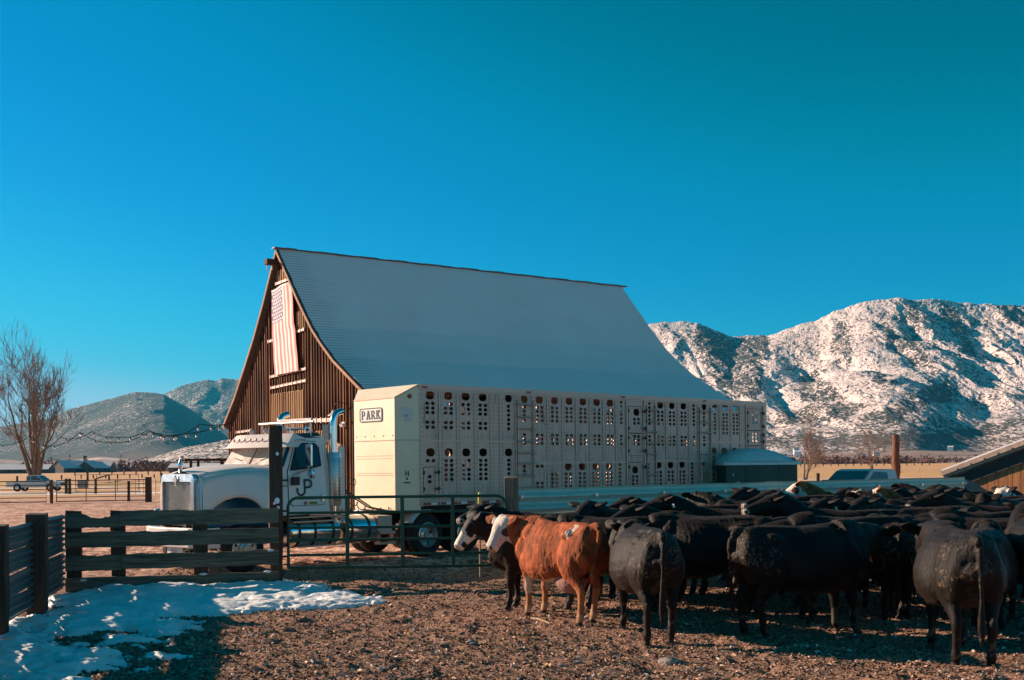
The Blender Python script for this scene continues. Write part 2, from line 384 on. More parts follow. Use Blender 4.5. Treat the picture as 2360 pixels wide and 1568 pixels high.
# ================================================================== MOUNTAINS
def m_mtn(name, snow0, scale=1.):
    t = NT(name); P = t.tc.outputs['Object']; nz = t.geo or t.pos(); g = t.geo.outputs['Normal']; nx_, ny_, nz_ = t.sep(g)
    a = t.attr('h').outputs['Fac']
    v = t.map((1, .5, .45)); f = t.noise(.12 * scale, 4, .62, v, .2); f2 = t.noise(.05 * scale, 4, .7, v); big = t.noise(.0026, 5, .62)
    # tree cover: more in the ravines and on slopes away from the sun, less high up
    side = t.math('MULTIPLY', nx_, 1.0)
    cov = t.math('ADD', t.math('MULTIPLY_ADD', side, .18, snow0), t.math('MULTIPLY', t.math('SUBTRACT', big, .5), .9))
    cov = t.math('ADD', cov, t.math('MULTIPLY', t.math('MAXIMUM', t.math('SUBTRACT', .5, a), 0), .55))
    cov = t.math('MULTIPLY_ADD', t.attr('forest_shade').outputs['Fac'], .34, cov)  # traced areas darken too: forest together with painted slope shade
    tree = t.math('ADD', t.math('ADD', t.math('MULTIPLY', t.math('SUBTRACT', f, .5), 2.6), t.math('MULTIPLY', t.math('SUBTRACT', f2, .5), 1.9)), cov)  # tree mask, including the slope shade painted into the traced areas
    tree = t.ramp(t.math('MULTIPLY_ADD', tree, 4.5, .5), [(.2, 0.), (.8, 1.)])
    veg = t.mix(t.ramp(a, [(.0, 1.), (.22, 0.)]), (.085, .085, .075), (.28, .16, .13))
    low = t.ramp(t.noise(.012, 5, .7), [(.4, (.75, .72, .74)), (.62, (.36, .24, .2))])
    sn = t.mix(t.ramp(a, [(.02, 1.), (.2, 0.)]), (.98, .80, .74), low)
    c = t.mix(tree, sn, veg); t.bump(t.math('ADD', f, t.math('MULTIPLY', tree, .8)), 1., 9); return t.set(c, .95)
def mountain(name, sil, r0, r1, px0, px1, nc, nt, base, carve, seed, mat, conc=1.5, foot=0, spurs=1., forest_shade=()):
    px = np.linspace(px0, px1, nc); sx, sy = np.array(sil).T * K; crest = np.interp(px, sx, sy)
    az = (px - 512) / 1109; r = R(.55); el = (465 - crest) / 1109 * math.cos(r) - az * math.sin(r); ax = az
    t = np.linspace(0, 1.25, nt)[:, None]; T = np.minimum(t, 1)
    rr = r0 + (r1 - r0) * t + (fbm(az[None] * 9 + seed, t * 0 + 1.5, 3, seed) - .5) * (r1 - r0) * .3 * (1 - T)
    H = el[None] * r1 * (1 + .018 * (fbm(az[None] * 150, t * 40, 4, seed + 5, .6) - .5))
    X = az[None] * rr; Y = rr
    s = r1 / 1000.
    u = X / (230 * s) * spurs; v = (rr - r0) / (520 * s) * spurs
    wx = (fbm(u * .8, v * .8, 3, seed + 1) - .5) * 1.6
    rid = lambda a, b, k: np.abs(2 * fbm(a, b, 3, seed + k, .5) - 1)
    def rmf(x, y, oc, sd):
        a_ = 0; w_ = 1; tt = 0
        for q in range(oc): a_ = a_ + w_ * (1 - np.abs(2 * vnoise(x * 2**q + q * 3.1, y * 2**q + 1.7 * q, sd + q) - 1)) ** 2; tt += w_; w_ *= .56
        return a_ / tt
    wX = (fbm(X / 500, Y / 500, 3, seed + 21) - .5) * 420; R5 = rmf((X + wX) / 520 * spurs, (Y * .55 + wX * .5 + X * .25) / 520 * spurs, 6, seed + 30)
    c1 = 1 - np.clip(rid(u + wx + v * .35, v * .45, 2) * 3.2, 0, 1)
    c2 = 1 - np.clip(rid(u * 2.7 + wx * 2 - v * .5, v * 1.3, 3) * 2.8, 0, 1)
    c3 = fbm(u * 7, v * 5, 5, seed + 7, .6); c4 = 1 - np.clip(rid(u * 6.5 + wx * 3 + v * 1.2, v * 3.4, 4) * 2.4, 0, 1)
    env = np.clip(T * 3.2, 0, 1) * np.clip((1 - T) * 3.0 + .06, 0, 1)
    prof = T ** conc
    h = H * (prof * (1 - env * carve * (.66 * c1 + .20 * c2 + .10 * c4 + .30 * (.62 - R5))) + env * (c3 - .5) * .034) 
    h = np.where(t > 1, H * (1 - (t - 1) * 2.2), h); h[0] = base - 6
    V = np.stack([X, Y, h + foot * (1 - T) + CAMH * T], -1); V[0, :, 2] = -4
    o = np_mesh(name, V.reshape(-1, 3), grid_faces(nc, nt)[:, ::1], mat, kind='structure')
    at_ = o.data.attributes.new('h', 'FLOAT', 'POINT'); at_.data.foreach_set('value', np.broadcast_to(T, V.shape[:2]).astype(np.float32).ravel())
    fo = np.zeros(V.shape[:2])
    if forest_shade:
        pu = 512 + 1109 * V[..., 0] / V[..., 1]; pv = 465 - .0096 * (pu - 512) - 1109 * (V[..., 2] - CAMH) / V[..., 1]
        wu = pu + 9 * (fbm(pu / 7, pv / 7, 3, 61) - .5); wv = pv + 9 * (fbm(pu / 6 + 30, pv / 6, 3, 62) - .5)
        for p in forest_shade: fo = np.maximum(fo, np.clip(inpoly(wu, wv, p) / 3.5 + .5, 0, 1))
    at_ = o.data.attributes.new('forest_shade', 'FLOAT', 'POINT'); at_.data.foreach_set('value', fo.astype(np.float32).ravel())
    return o
SR = [(1100, 1060), (1300, 900), (1400, 780), (1500, 745), (1540, 740), (1580, 739), (1610, 742), (1650, 758), (1690, 775), (1730, 771), (1775, 773), (1795, 765), (1830, 752), (1860, 742), (1890, 735), (1920, 718), (1960, 705), (2000, 692), (2040, 688), (2075, 683), (2110, 690), (2150, 688), (2200, 692), (2260, 699), (2320, 700), (2400, 704), (2600, 690), (2900, 720), (3300, 700)]
FOR_SHADE = [[((1890 + x / 1.1896) * 1024 / 3024, (797 + y / 1.1896) * 1024 / 3024) for x, y in P] for P in (  # outlines of dark slopes: real forest and shade painted in as cover
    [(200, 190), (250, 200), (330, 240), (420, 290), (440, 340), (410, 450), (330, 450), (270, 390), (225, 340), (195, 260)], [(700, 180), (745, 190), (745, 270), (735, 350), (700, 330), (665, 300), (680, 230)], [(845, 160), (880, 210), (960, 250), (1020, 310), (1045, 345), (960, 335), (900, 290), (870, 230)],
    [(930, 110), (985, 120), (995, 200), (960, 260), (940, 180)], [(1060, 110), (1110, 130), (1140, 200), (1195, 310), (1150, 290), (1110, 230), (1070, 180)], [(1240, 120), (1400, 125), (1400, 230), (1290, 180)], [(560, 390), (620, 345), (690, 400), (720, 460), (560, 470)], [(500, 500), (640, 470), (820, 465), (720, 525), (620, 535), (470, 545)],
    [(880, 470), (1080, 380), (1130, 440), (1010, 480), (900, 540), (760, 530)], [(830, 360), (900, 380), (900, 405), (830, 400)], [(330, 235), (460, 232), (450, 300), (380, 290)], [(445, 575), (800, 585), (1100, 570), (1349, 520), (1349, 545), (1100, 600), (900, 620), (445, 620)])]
mountain('mountain_range', SR, 2500, 5200, 560, 1300, 1000, 520, 0, .62, 31, m_mtn('mtn_r', -.20), 1.35, forest_shade=FOR_SHADE)
SL = [(-700, 930), (-300, 985), (-60, 1000), (0, 984), (60, 972), (119, 962), (164, 941), (209, 930), (254, 917), (314, 901), (350, 903), (379, 907), (430, 935), (500, 985), (560, 1040), (620, 1070), (1100, 1080)]
mountain('near_mountain', SL, 4200, 8300, -330, 300, 560, 260, 0, .55, 77, m_mtn('mtn_l', .36), 1.2, spurs=.8)
SB = [(-700, 880), (0, 985), (250, 960), (350, 915), (379, 907), (418, 888), (450, 880), (478, 874), (500, 876), (514, 871), (546, 872), (600, 860), (700, 850), (900, 840), (1100, 800), (1400, 790), (1800, 800)]
mountain('far_mountain', SB, 8400, 11400, -330, 800, 560, 200, 0, .5, 99, m_mtn('mtn_b', .26, .8), 1.2)
SF = [(150, 1082), (240, 1078), (330, 1060), (380, 1045), (430, 1030), (480, 1022), (514, 1015), (560, 1005), (620, 1002), (760, 1000), (1000, 1010), (1300, 1030), (1500, 1055), (1560, 1078)]
mountain('foothill', SF, 2500, 3400, 65, 680, 420, 120, 0, .5, 55, m_mtn('mtn_f', .08), 1.2, spurs=.7)
SV = [(-700, 1060), (0, 1058), (90, 1066), (150, 1062), (230, 1052), (290, 1056), (360, 1068), (480, 1072), (1500, 1052), (1700, 1045), (1820, 1048), (2000, 1040), (2120, 1038), (2300, 1042), (2900, 1040)]
def m_valley():
    t = NT('valley'); n = t.noise(.02, 7, .8, t.map((.5, 1, 2))); b = t.noise(.004, 4, .6, t.map((.3, 1, 1)))
    c = t.ramp(n, [(.38, (.09, .055, .045)), (.48, (.30, .18, .14)), (.58, (.48, .34, .3)), (.63, (.85, .8, .8))]); c = t.mix(t.ramp(b, [(.58, 0.), (.62, .8)]), c, (.78, .74, .76)); return t.set(c, .95)
mountain('valley_slope', SV, 1350, 2600, -330, 1400, 500, 60, 0, .1, 12, m_valley(), 1.3)
# ================================================================== BARN
BO = Vector((-9.51, 45, 0)); BA = math.atan2(-.819, .574)
M_BOARD = None
def m_boards():
    t = NT('barn_boards'); v = t.map((9, 9, .25)); n = t.noise(1.3, 6, .7, v, .5); n2 = t.noise(.5, 4, .6); x, y, z = t.sep(t.tc.outputs['Object'])
    c = t.ramp(n, [(.34, (.02, .008, .005)), (.5, (.10, .032, .017)), (.68, (.50, .18, .075))])
    c = t.mix(t.math('MULTIPLY', t.ramp(n2, [(.4, 0.), (.7, 1.)]), .4), c, (.5, .27, .1))
    bt = t.noise(3.1, 2, .5, t.map((1, 1, .03))); c = t.mix(t.ramp(bt, [(.35, .75), (.6, 0.)]), c, (.035, .014, .009))
    t.bump(n, .5, .01); return t.set(c, .9)
M_BOARD = m_boards(); M_DKW = wood('dark_wood', (.03, .018, .012), (.12, .06, .035), 1, 'z'); M_TRIM = wood('trim_wood', (.28, .13, .07), (.6, .34, .22), 1, 'x')
M_RAIL = plain('rail_metal', (.62, .45, .40), .5, .3, .3)
PR = [(-6.07, 4.05), (-4.6, 5.3), (-3.35, 6.6), (-2.3, 7.75), (-1.25, 9.08), (.1, 11.0), (2.17, 8.72), (3.38, 7.5), (4.21, 6.84), (5.23, 6.12), (7.31, 4.98), (8.8, 4.2)]
BL = 18.0
def roofz(x):
    return float(np.interp(x, [p[0] for p in PR], [p[1] for p in PR]))
barn = empty('barn', BO, BA, label='old brown barn with vertical battened boards and a snowy flared roof behind the truck', cat='barn')
m = MB(); yw = .25
wl, wr = -6.0, 8.5
wallp = [(wl, -.1)] + [(wl, 3.86)] + [(x, z - .14) for x, z in PR if wl < x < wr] + [(wr, 4.25)] + [(wr, -.1)]
wallp[1] = (wl, 3.75)
m.prism(wallp, yw, yw + .12)
g = random.Random(5); x = wl + .05
while x < wr:
    top = (3.75 if x < PR[0][0] else roofz(x)) - .17; w = g.choice([.05, .06, .07]); z = -.1
    m.bb(x, x + w, yw - .055 - g.random() * .03, yw + .01, z, top - g.random() * .05); x += .215 + g.random() * .07
m.build('gable_wall', M_BOARD, barn)
m = MB(); m.bb(wl, wl + .12, yw + .12, BL, -.1, 3.75); m.bb(wr - .12, wr, yw + .12, BL, -.1, 4.1); m.prism([(a, b) for a, b in wallp], BL - .1, BL)
build_each(m, 'side_wall', M_BOARD, barn)
# roof: boards and metal under the snow
def slope(pts, y0, y1, th, lift=0, nseg=1):
    m = MB(); top = [(x, z + lift) for x, z in pts]; n = len(pts)
    for i in range(n - 1):
        (x0, z0), (x1, z1) = pts[i], pts[i + 1]; 
        P = [(x0, y0, z0 + lift), (x1, y0, z1 + lift), (x1, y1, z1 + lift), (x0, y1, z0 + lift), (x0, y0, z0 + lift - th), (x1, y0, z1 + lift - th), (x1, y1, z1 + lift - th), (x0, y1, z0 + lift - th)]
        m.add(P, [(0, 1, 2, 3), (7, 6, 5, 4), (0, 4, 5, 1), (1, 5, 6, 2), (2, 6, 7, 3), (3, 7, 4, 0)])
    return m
def m_roofsnow():
    t = NT('roof_snow'); O = t.tc.outputs['Object']; x, y, z = t.sep(O)
    # thin snow over corrugated courses; the courses show through near the rake and the lower corner
    course = t.math('FRACT', t.math('MULTIPLY', z, 8.5)); line = t.ramp(course, [(.0, 0.), (.35, 1.), (.75, 1.), (1., 0.)])
    near = t.math('SUBTRACT', 1.15, t.math('MULTIPLY', t.math('MAXIMUM', t.math('SUBTRACT', y, .2), 0), .6)); n = t.noise(1.2, 6, .75, t.map((.6, .35, 3))); n3 = t.noise(.35, 4, .6)
    show = t.math('MULTIPLY', t.ramp(t.math('ADD', near, t.math('MULTIPLY', t.math('SUBTRACT', n, .5), 2.2)), [(.2, 0.), (.9, 1.)]), t.math('SUBTRACT', 1, line), clamp=True)
    c = t.mix(t.ramp(n3, [(.3, 0.), (.75, 1.)]), (.90, .82, .76), (.96, .90, .84)); c = t.mix(t.math('MULTIPLY', show, .42), c, (.12, .13, .12))
    c = t.mix(t.math('MULTIPLY', t.math('SUBTRACT', 1, line), .03), c, (.4, .4, .4))
    t.bump(t.math('ADD', t.math('MULTIPLY', line, .05), t.noise(3, 5, .7, t.map((1, .3, 3)))), .35, .05); return t.set(c, .7)
M_RSNOW = m_roofsnow(); M_METAL = plain('roof_metal', (.13, .11, .10), .6, .2, .35)
rf = slope(PR, 0, BL + .3, .12).build('roof', M_METAL, barn)
# snow lies in a thin quilt with a ragged rake edge
def quilt():
    s = np.linspace(0, 1, 90); pr = np.array(PR[5:]); d = np.r_[0, np.cumsum(np.hypot(*np.diff(pr, axis=0).T))]; d /= d[-1]
    xs = np.interp(s, d, pr[:, 0]); zs = np.interp(s, d, pr[:, 1]); ys = np.r_[np.linspace(0, 3, 60), np.linspace(3.1, BL + .28, 90)]
    X, Y = np.meshgrid(xs, ys); Z = np.broadcast_to(zs, X.shape).copy(); 
    edge = fbm(s * 30, s * 0, 4, 4)[None] * .10 + .02
    th = .012 + .05 * np.clip((Y - edge) / .5, 0, 1) + .012 * fbm(X * 1.2, Y * .5, 4, 8)
    Yc = np.maximum(Y, edge); V = np.stack([X + th * .3, Yc, Z + th], -1).reshape(-1, 3)
    o = np_mesh('roof_snow', V, grid_faces(len(xs), len(ys)), M_RSNOW, barn); return o
quilt()
m = MB()
for i in range(len(PR) - 1):
    a, b = PR[i], PR[i + 1]; m.bar((a[0], -.03, a[1] - .07), (b[0], -.03, b[1] - .07), .04, .11)
build_each(m, 'rake_board', M_TRIM, barn)
m = MB(); 
for i in range(40): y = i / 39 * (BL + .2); m.box((.1 + .03 * math.sin(i * 2.3), y + .1, 11.04 + .012 * math.sin(i * 1.7)), (.3, .5, .05))
m.build('ridge_cap', M_METAL, barn)
m = MB(); m.bb(-.14, 0.16, -.44, 1.2, 10.36, 10.58); m.build('hay_beam', M_DKW, barn)
m = MB(); m.cyl((.0, -.38, 10.32), (.0, -.38, 10.18), .02); m.cyl((.0, -.15, 10.32), (.0, -.15, 10.16), .03); m.tube([(.0, -.38, 10.2), (.05, -.38, 10.12), (-.03, -.38, 10.08)], .014, 6)
build_each(m, 'hay_hook', M_RAIL, barn)
def rail(x0, z0, x1, z1, w=.09, y=.15): 
    x0 += .76; x1 += .76
    m = MB(); m.bar((x0, y, z0), (x1, y, z1), .05, w)
    n = max(2, int(abs(x1 - x0) / .4))
    for i in range(n + 1): q = i / n; m.box((x0 + (x1 - x0) * q, y - .03, z0 + (z1 - z0) * q), (.05, .03, w * 1.5))
    m.build('door_rail', M_RAIL, barn)
for a in ((-1.72, 5.91, 1.74, 5.99), (-1.66, 5.45, 1.73, 5.53), (-1.91, 7.39, -1.19, 7.40), (.91, 7.5, 1.63, 7.53), (-1.06, 9.66, .46, 9.69), (-5.56, 3.73, -3.8, 3.77)): rail(*a)
def m_pale():
    t = NT('door_boards'); n = t.noise(1.2, 6, .7, t.map((9, 9, .3)), .4); t.bump(n, .4, .01); return t.set(t.ramp(n, [(.3, (.10, .045, .02)), (.5, (.36, .19, .08)), (.7, (.68, .44, .22))]), .85)
M_PALE = m_pale()
def door(x0, x1, z0, z1, nm='barn_door', y=.19):
    x0 += .66; x1 += .66
    m = MB(); x = x0; m.bb(x0, x1, y, y + .05, z0, z1); gg = random.Random(x0)
    while x < x1: m.bb(x, x + .05, y - .03, y + .01, z0, z1 - gg.random() * .04); x += .2
    m.build(nm, M_PALE, barn)
door(-1.67, -.02, .1, 5.2); door(.02, 1.5, .1, 5.2); door(.9, 1.62, 7.56, 8.3, 'loft_door', .19); door(-.95, -.1, 9.75, 10.2, 'loft_door', .19)
door(1.7, 4.2, .1, 3.55, 'side_door', .2)
m = MB(); m.bb(3.95, 4.5, .12, .19, 3.05, 3.75); m.bb(4.9, 5.2, .13, .2, 3.1, 3.7); m.bb(2.7, 3.1, .13, .2, 3.0, 3.6); build_each(m, 'window', plain('barn_glass', (.02, .025, .03), .15, 0), barn)
rail(.92, 3.98, 4.02, 3.91, .14, .13)
# flag: long banner hanging over the loft door, its own thing
M_FLAG = None
def flag():
    t = NT('flag_cloth'); a = t.attr('tint'); n = t.noise(3, 4, .6); t.bump(n, .2, .02); return t.set(t.mix(t.math('MULTIPLY', n, .15), a.outputs['Color'], (.4, .3, .3)), .9)
def build_flag():
    W_, H_ = 1.72, 3.72; nx, nz = 79, 200
    u = np.linspace(0, 1, nx); v = np.linspace(0, 1, nz); U, V_ = np.meshgrid(u, v)
    lx = np.interp(v, [0, .3, .6, 1], [-1.36, -1.36, -1.30, -1.14])[:, None]; rx = np.interp(v, [0, .12, .44, .46, .55, 1], [.52, .68, .80, .78, .92, 1.22])[:, None]
    top = 9.42 + .16 * U - .02 * np.sin(U * 9); bot = 5.92 + .02 * U
    fold = np.interp(U, [0, .75, .9, 1], [0, 0, .06, .0]) * np.clip(1 - V_ * 2.1, 0, 1)
    X = lx + (rx - lx) * U + .006 * np.sin(V_ * 7 + U * 5); Z = top + (bot - top) * V_; Y = .05 + .009 * np.sin(U * 13 + V_ * 2.2) * (.4 + V_) + .006 * np.sin(V_ * 21 + U * 3) + fold
    T = np.stack([X + .80, Y, Z], -1).reshape(-1, 3)
    o = np_mesh('flag', T, grid_faces(nx, nz), flag(), label='long faded striped flag hanging on the barn gable', cat='flag')
    # 13 stripes run the length of the cloth, canton in the upper left as hung
    st = np.minimum((U * 13).astype(int), 12); red = (st % 2 == 0)
    C = np.where(red[..., None], (.85, .30, .27), (.95, .84, .80)); can = (U < 7 / 13.) & (V_ < .395); C[can] = (.22, .17, .27)
    C[(V_ < .022)] = (.9, .82, .78)
    for i in range(9):          # nine columns of stars along the length, 6 and 5 alternating
        k = 6 if i % 2 == 0 else 5
        for j in range(k):
            cu = (7 / 13.) * ((j + (1 if k == 5 else .5)) / 6); cv = .022 + .373 * (i + .6) / 9.2
            dd = np.hypot((U - cu) * W_, (V_ - cv) * H_); aa = np.arctan2((V_ - cv) * H_, (U - cu) * W_); rr = .056 * (1 + .28 * np.cos(5 * aa)); C[(dd < rr) & can] = (.9, .84, .86)
    c = np.ones((nz * nx, 4), np.float32); c[:, :3] = C.reshape(-1, 3); ca = o.data.color_attributes.new('tint', 'FLOAT_COLOR', 'POINT'); ca.data.foreach_set('color', c.ravel())
    o.location = BO; o.rotation_euler = (0, 0, BA)
    s = o.modifiers.new('solid', 'SOLIDIFY'); s.thickness = .006
build_flag()
# gooseneck lamp on the barn corner + bare bulb
def bworld(x, y, z): return BO + Matrix.Rotation(BA, 3, 'Z') @ Vector((x, y, z))
M_CHROME = plain('chrome', (.78, .78, .78), .16, 1, .06); M_WHITE = plain('white_paint', (.74, .73, .72), .35, 0, .06, 3); M_GLASSB = plain('bulb_glass', (.85, .85, .82), .15, 0, .03)
lamp = empty('wall_lamp', bworld(5.9, .16, 4.0), BA, label='gooseneck lamp with a bell shade on the barn wall above the trailer nose', cat='lamp')
m = MB(); m.tube([(.25, .1, .15), (.25, -.15, .45), (.12, -.42, .5), (0, -.5, .34), (0, -.5, .2)], .018, 7); m.build('bracket', M_DKW, lamp, smooth=True)
m = MB(); m.lathe([(.03, .22), (.06, .2), (.1, .1), (.22, .02), (.23, 0), (.2, .01), (.08, .08)], (0, -.5, 0), n=20); m.build('lamp_shade', M_RAIL, lamp, smooth=True)
m = MB(); m.sphere((0, -.5, -.04), .06); m.build('bulb', M_GLASSB, lamp, smooth=True)
m = MB(); m.bb(5.62, 5.84, .1, .19, 3.62, 3.8); m.cyl((5.67, .1, 3.7), (5.67, .02, 3.66), .06); m.cyl((5.8, .1, 3.7), (5.8, .02, 3.66), .06)
o = m.build('floodlight', M_WHITE, None, label='small twin floodlight under the gooseneck lamp on the barn', cat='floodlight'); o.location = BO; o.rotation_euler = (0, 0, BA)
# ================================================================== LIVESTOCK TRAILER
TA = R(42.14); T0 = Vector((-2.17, 26.24, 0)); TL = 13.9; TH = 4.11; TW = 2.55
# local frame: x rearward along the side, y away from the camera (across), z up
trailer = empty('livestock_trailer', T0, TA, label='long aluminium livestock trailer with rows of oval vent holes', cat='trailer')
def m_alu():
    t = NT('aluminium'); O = t.tc.outputs['Object']; n = t.noise(1.4, 5, .6, t.map((1, 1, .35))); n2 = t.noise(9, 4, .7); st = t.noise(6, 6, .75, t.map((5, 5, .28)), 1.0)
    c = t.mix(t.ramp(n, [(.3, 0.), (.75, 1.)]), (.62, .44, .35), (.52, .36, .29)); c = t.mix(t.math('MULTIPLY', n2, .15), c, (.3, .27, .24))
    x, y, z = t.sep(O); low = t.ramp(z, [(0., 1.), (1., 1.)])
    big = t.noise(1.1, 3, .5, t.map((1, 1, .6))); dr = t.math('MULTIPLY', t.ramp(st, [(.50, 0.), (.60, 1.)]), t.ramp(big, [(.44, 0.), (.54, .75)]))
    c = t.mix(dr, c, (.10, .085, .06)); t.bump(n2, .05, .01); return t.set(c, .42, .35)
M_ALU = m_alu(); M_ALU2 = plain('bright_alu', (.60, .43, .34), .4, .35, .1); M_BLACK = plain('black_paint', (.012, .013, .013), .5, 0, .3); M_RUB = plain('rubber', (.018, .018, .019), .8, 0, .4, 12)
M_RED = plain('red_marker', (.28, .05, .035), .35, 0, .1); M_DIRTY = plain('dark_interior', (.06, .055, .05), .85, 0, .4); M_NOSE = None
LZ, SZ = .142, .062
def rows(k): return {'u6': [3.66, 3.55, 3.44, 3.21, 3.09], 'u4': [3.66, 3.55, 3.435, 3.32, 2.945, 2.835, 2.725], 'u7': [3.89, 3.775, 3.66, 3.55, 3.435, 3.32, 2.95, 2.84, 2.73], 's6': [3.66, 3.55, 3.435, 3.32, 3.21, 3.09],
    'l5': [2.29, 2.18, 2.065, 1.95, 1.84], 'm4': [1.92, 1.805, 1.695, 1.585, 1.475, 1.365], 'm7': [2.15, 2.04, 1.925, 1.815, 1.705, 1.595, 1.485, 1.37], 'r8': [2.34, 2.23, 2.12, 2.015, 1.91, 1.8, 1.69], 'n3': [2.13, 2.02, 1.91], 'd2': [3.43, 3.32, 2.945, 2.84, 2.73], 'd3': [1.81, 1.7, 1.595]}[k]
COLS = [(.31, 2, 'u6', 3.85), (.87, 2, 'u6', 3.86), (1.42, 2, 'u6', 3.86), (1.97, 2, 'u6', 3.86), (2.83, 1, 's6', 3.86), (3.37, 1, 'u4', 3.86), (3.91, 2, 'u4', 3.86), (4.46, 2, 'u4', 3.86), (5.0, 2, 'u4', 3.86), (5.53, 2, 'u4', 3.86), (6.07, 2, 'u4', 3.86), (6.6, 2, 'u4', 3.86),
        (7.06, 1, 'u7', 0), (7.70, 2, 'd2', 3.63), (8.26, 1, 'u7', 0), (8.74, 2, 'u4', 3.86), (9.26, 2, 'u4', 3.86), (9.79, 2, 'u4', 3.86), (10.27, 1, 'u7', 0), (10.76, 1, 'u4', 3.87), (11.28, 1, 's6', 3.88), (11.80, 2, 's6', 3.88), (12.32, 2, 's6', 3.88), (13.33, 2, 'e6', 0)]
LOW = [(.31, 2, [2.29], 2.49), (.28, 1, [1.91, 1.79], 0), (.87, 2, rows('l5'), 2.49), (1.42, 2, rows('l5'), 2.49), (1.97, 2, rows('l5'), 2.49), (2.82, 1, rows('l5'), 2.49), (3.36, 1, rows('n3'), 0), (3.90, 2, [2.13, 1.69, 1.58, 1.47], 0), (4.44, 2, [1.91, 1.8, 1.69, 1.58, 1.47], 0),
       (4.95, 2, rows('m4'), 2.11), (5.48, 2, rows('m4'), 2.11), (6.01, 2, rows('m4'), 2.11), (6.54, 2, rows('m4'), 2.11), (6.99, 1, rows('m7'), 0), (7.62, 2, rows('d3'), 2.0), (8.18, 1, rows('m7'), 0), (8.65, 2, rows('m4'), 2.13), (9.18, 2, rows('m4'), 2.13), (9.70, 2, rows('m4'), 2.14), (10.18, 1, rows('m7'), 0), (10.66, 1, rows('m4'), 2.15),
       (11.22, 1, rows('r8'), 2.54), (11.74, 2, rows('r8'), 2.54), (12.26, 2, rows('r8'), 2.54), (13.28, 2, [2.51, 2.4, 2.29], 0)]
def rrect(cx, cz, hw, hh, n=3, k=.85):
    r = min(hw, hh) * k; P = []
    for qx, qz, a0 in ((1, -1, -90), (1, 1, 0), (-1, 1, 90), (-1, -1, 180)):
        for i in range(n + 1): a = R(a0 + 90 * i / n); P.append((cx + qx * (hw - r) + r * math.cos(a), cz + qz * (hh - r) + r * math.sin(a)))
    return P
def holes():
    H = []
    for u, k, rw, lg in COLS:
        if lg: H.append(rrect(u, lg, .128 * (1 if k == 2 else .92), .098, 4, .9))
        for z in ([3.655, 3.545, 3.43, 3.08, 2.97, 2.86] if rw == 'e6' else rows(rw)):
            for du in ((-.085, .085) if k == 2 else (0,)): H.append(rrect(u + du, z, .057, .041))
    for u, k, rw, lg in LOW:
        if lg: H.append(rrect(u, lg, .128, .098, 4, .9))
        for z in rw:
            for du in ((-.085, .085) if k == 2 else (0,)): H.append(rrect(u + du, z, .057, .041))
    return H
HOLES = holes()
def side_panel(name, y, th=.03, outer=None, hs=None, mat=None):
    cu = bpy.data.curves.new(name, 'CURVE'); cu.dimensions = '2D'; cu.fill_mode = 'BOTH'
    for poly in [outer] + hs:
        s = cu.splines.new('POLY'); s.points.add(len(poly) - 1); s.use_cyclic_u = True
        for i, (a, b) in enumerate(poly): s.points[i].co = (a, b, 0, 1)
    tmp = bpy.data.objects.new('tmp', cu); me = bpy.data.meshes.new_from_object(tmp); bpy.data.objects.remove(tmp)
    bm = bmesh.new(); bm.from_mesh(me); bmesh.ops.remove_doubles(bm, verts=bm.verts, dist=1e-5)
    r = bmesh.ops.extrude_face_region(bm, geom=bm.faces[:]); 
    for v in r['geom']:
        if isinstance(v, bmesh.types.BMVert): v.co.z += th
    bmesh.ops.recalc_face_normals(bm, faces=bm.faces)
    for v in bm.verts: v.co = Vector((v.co.x, y - v.co.z, v.co.y))
    bmesh.ops.recalc_face_normals(bm, faces=bm.faces)
    bm.to_mesh(me); bm.free(); me.name = name; o = bpy.data.objects.new(name, me); COL.objects.link(o); o.parent = trailer; me.materials.append(mat); return o
ZB = 1.22; ZM = .92   # floor line at the nose, drop of the belly
OUT = [(0, ZB), (3.06, ZB), (3.06, ZM), (10.44, ZM), (10.44, ZB), (TL, ZB), (TL, 4.0), (0, 4.0)]
side_panel('side_wall', .03, .03, OUT, HOLES, M_ALU)
side_panel('far_side_wall', TW + .0, .03, OUT, HOLES, M_ALU)
m = MB(); m.bb(-.02, TL + .02, -.03, .03, 3.985, TH); m.bb(-.02, TL + .02, TW - .06, TW, 3.985, TH); m.bb(-.02, TL, .03, TW - .06, 4.05, 4.085)
for i in range(26): m.bb(.3 + i * .53, .34 + i * .53, .03, TW - .06, 4.0, 4.05)
m.build('roof', M_ALU2, trailer)
m = MB(); m.bb(.02, 3.06, .03, TW - .03, 1.24, 1.3); m.bb(3.06, 10.44, .03, TW - .03, ZM + .02, ZM + .08); m.bb(10.44, TL, .03, TW - .03, 1.24, 1.3); m.bb(3.1, 10.4, .05, TW - .05, 2.21, 2.26); m.bb(.02, 3.1, .05, TW - .05, 2.74, 2.79); m.bb(10.4, 13, .05, TW - .05, 2.78, 2.83)
m.bb(3.04, 3.1, .04, TW - .05, 1.0, 4.0); m.bb(10.4, 10.46, .04, TW - .05, 1.0, 4.0)
for i in range(8): m.bb(.9 + i * 1.6, .96 + i * 1.6, 1.0, 1.1, 1.3, 4.0)
m.build('inner_decks', M_DIRTY, trailer)
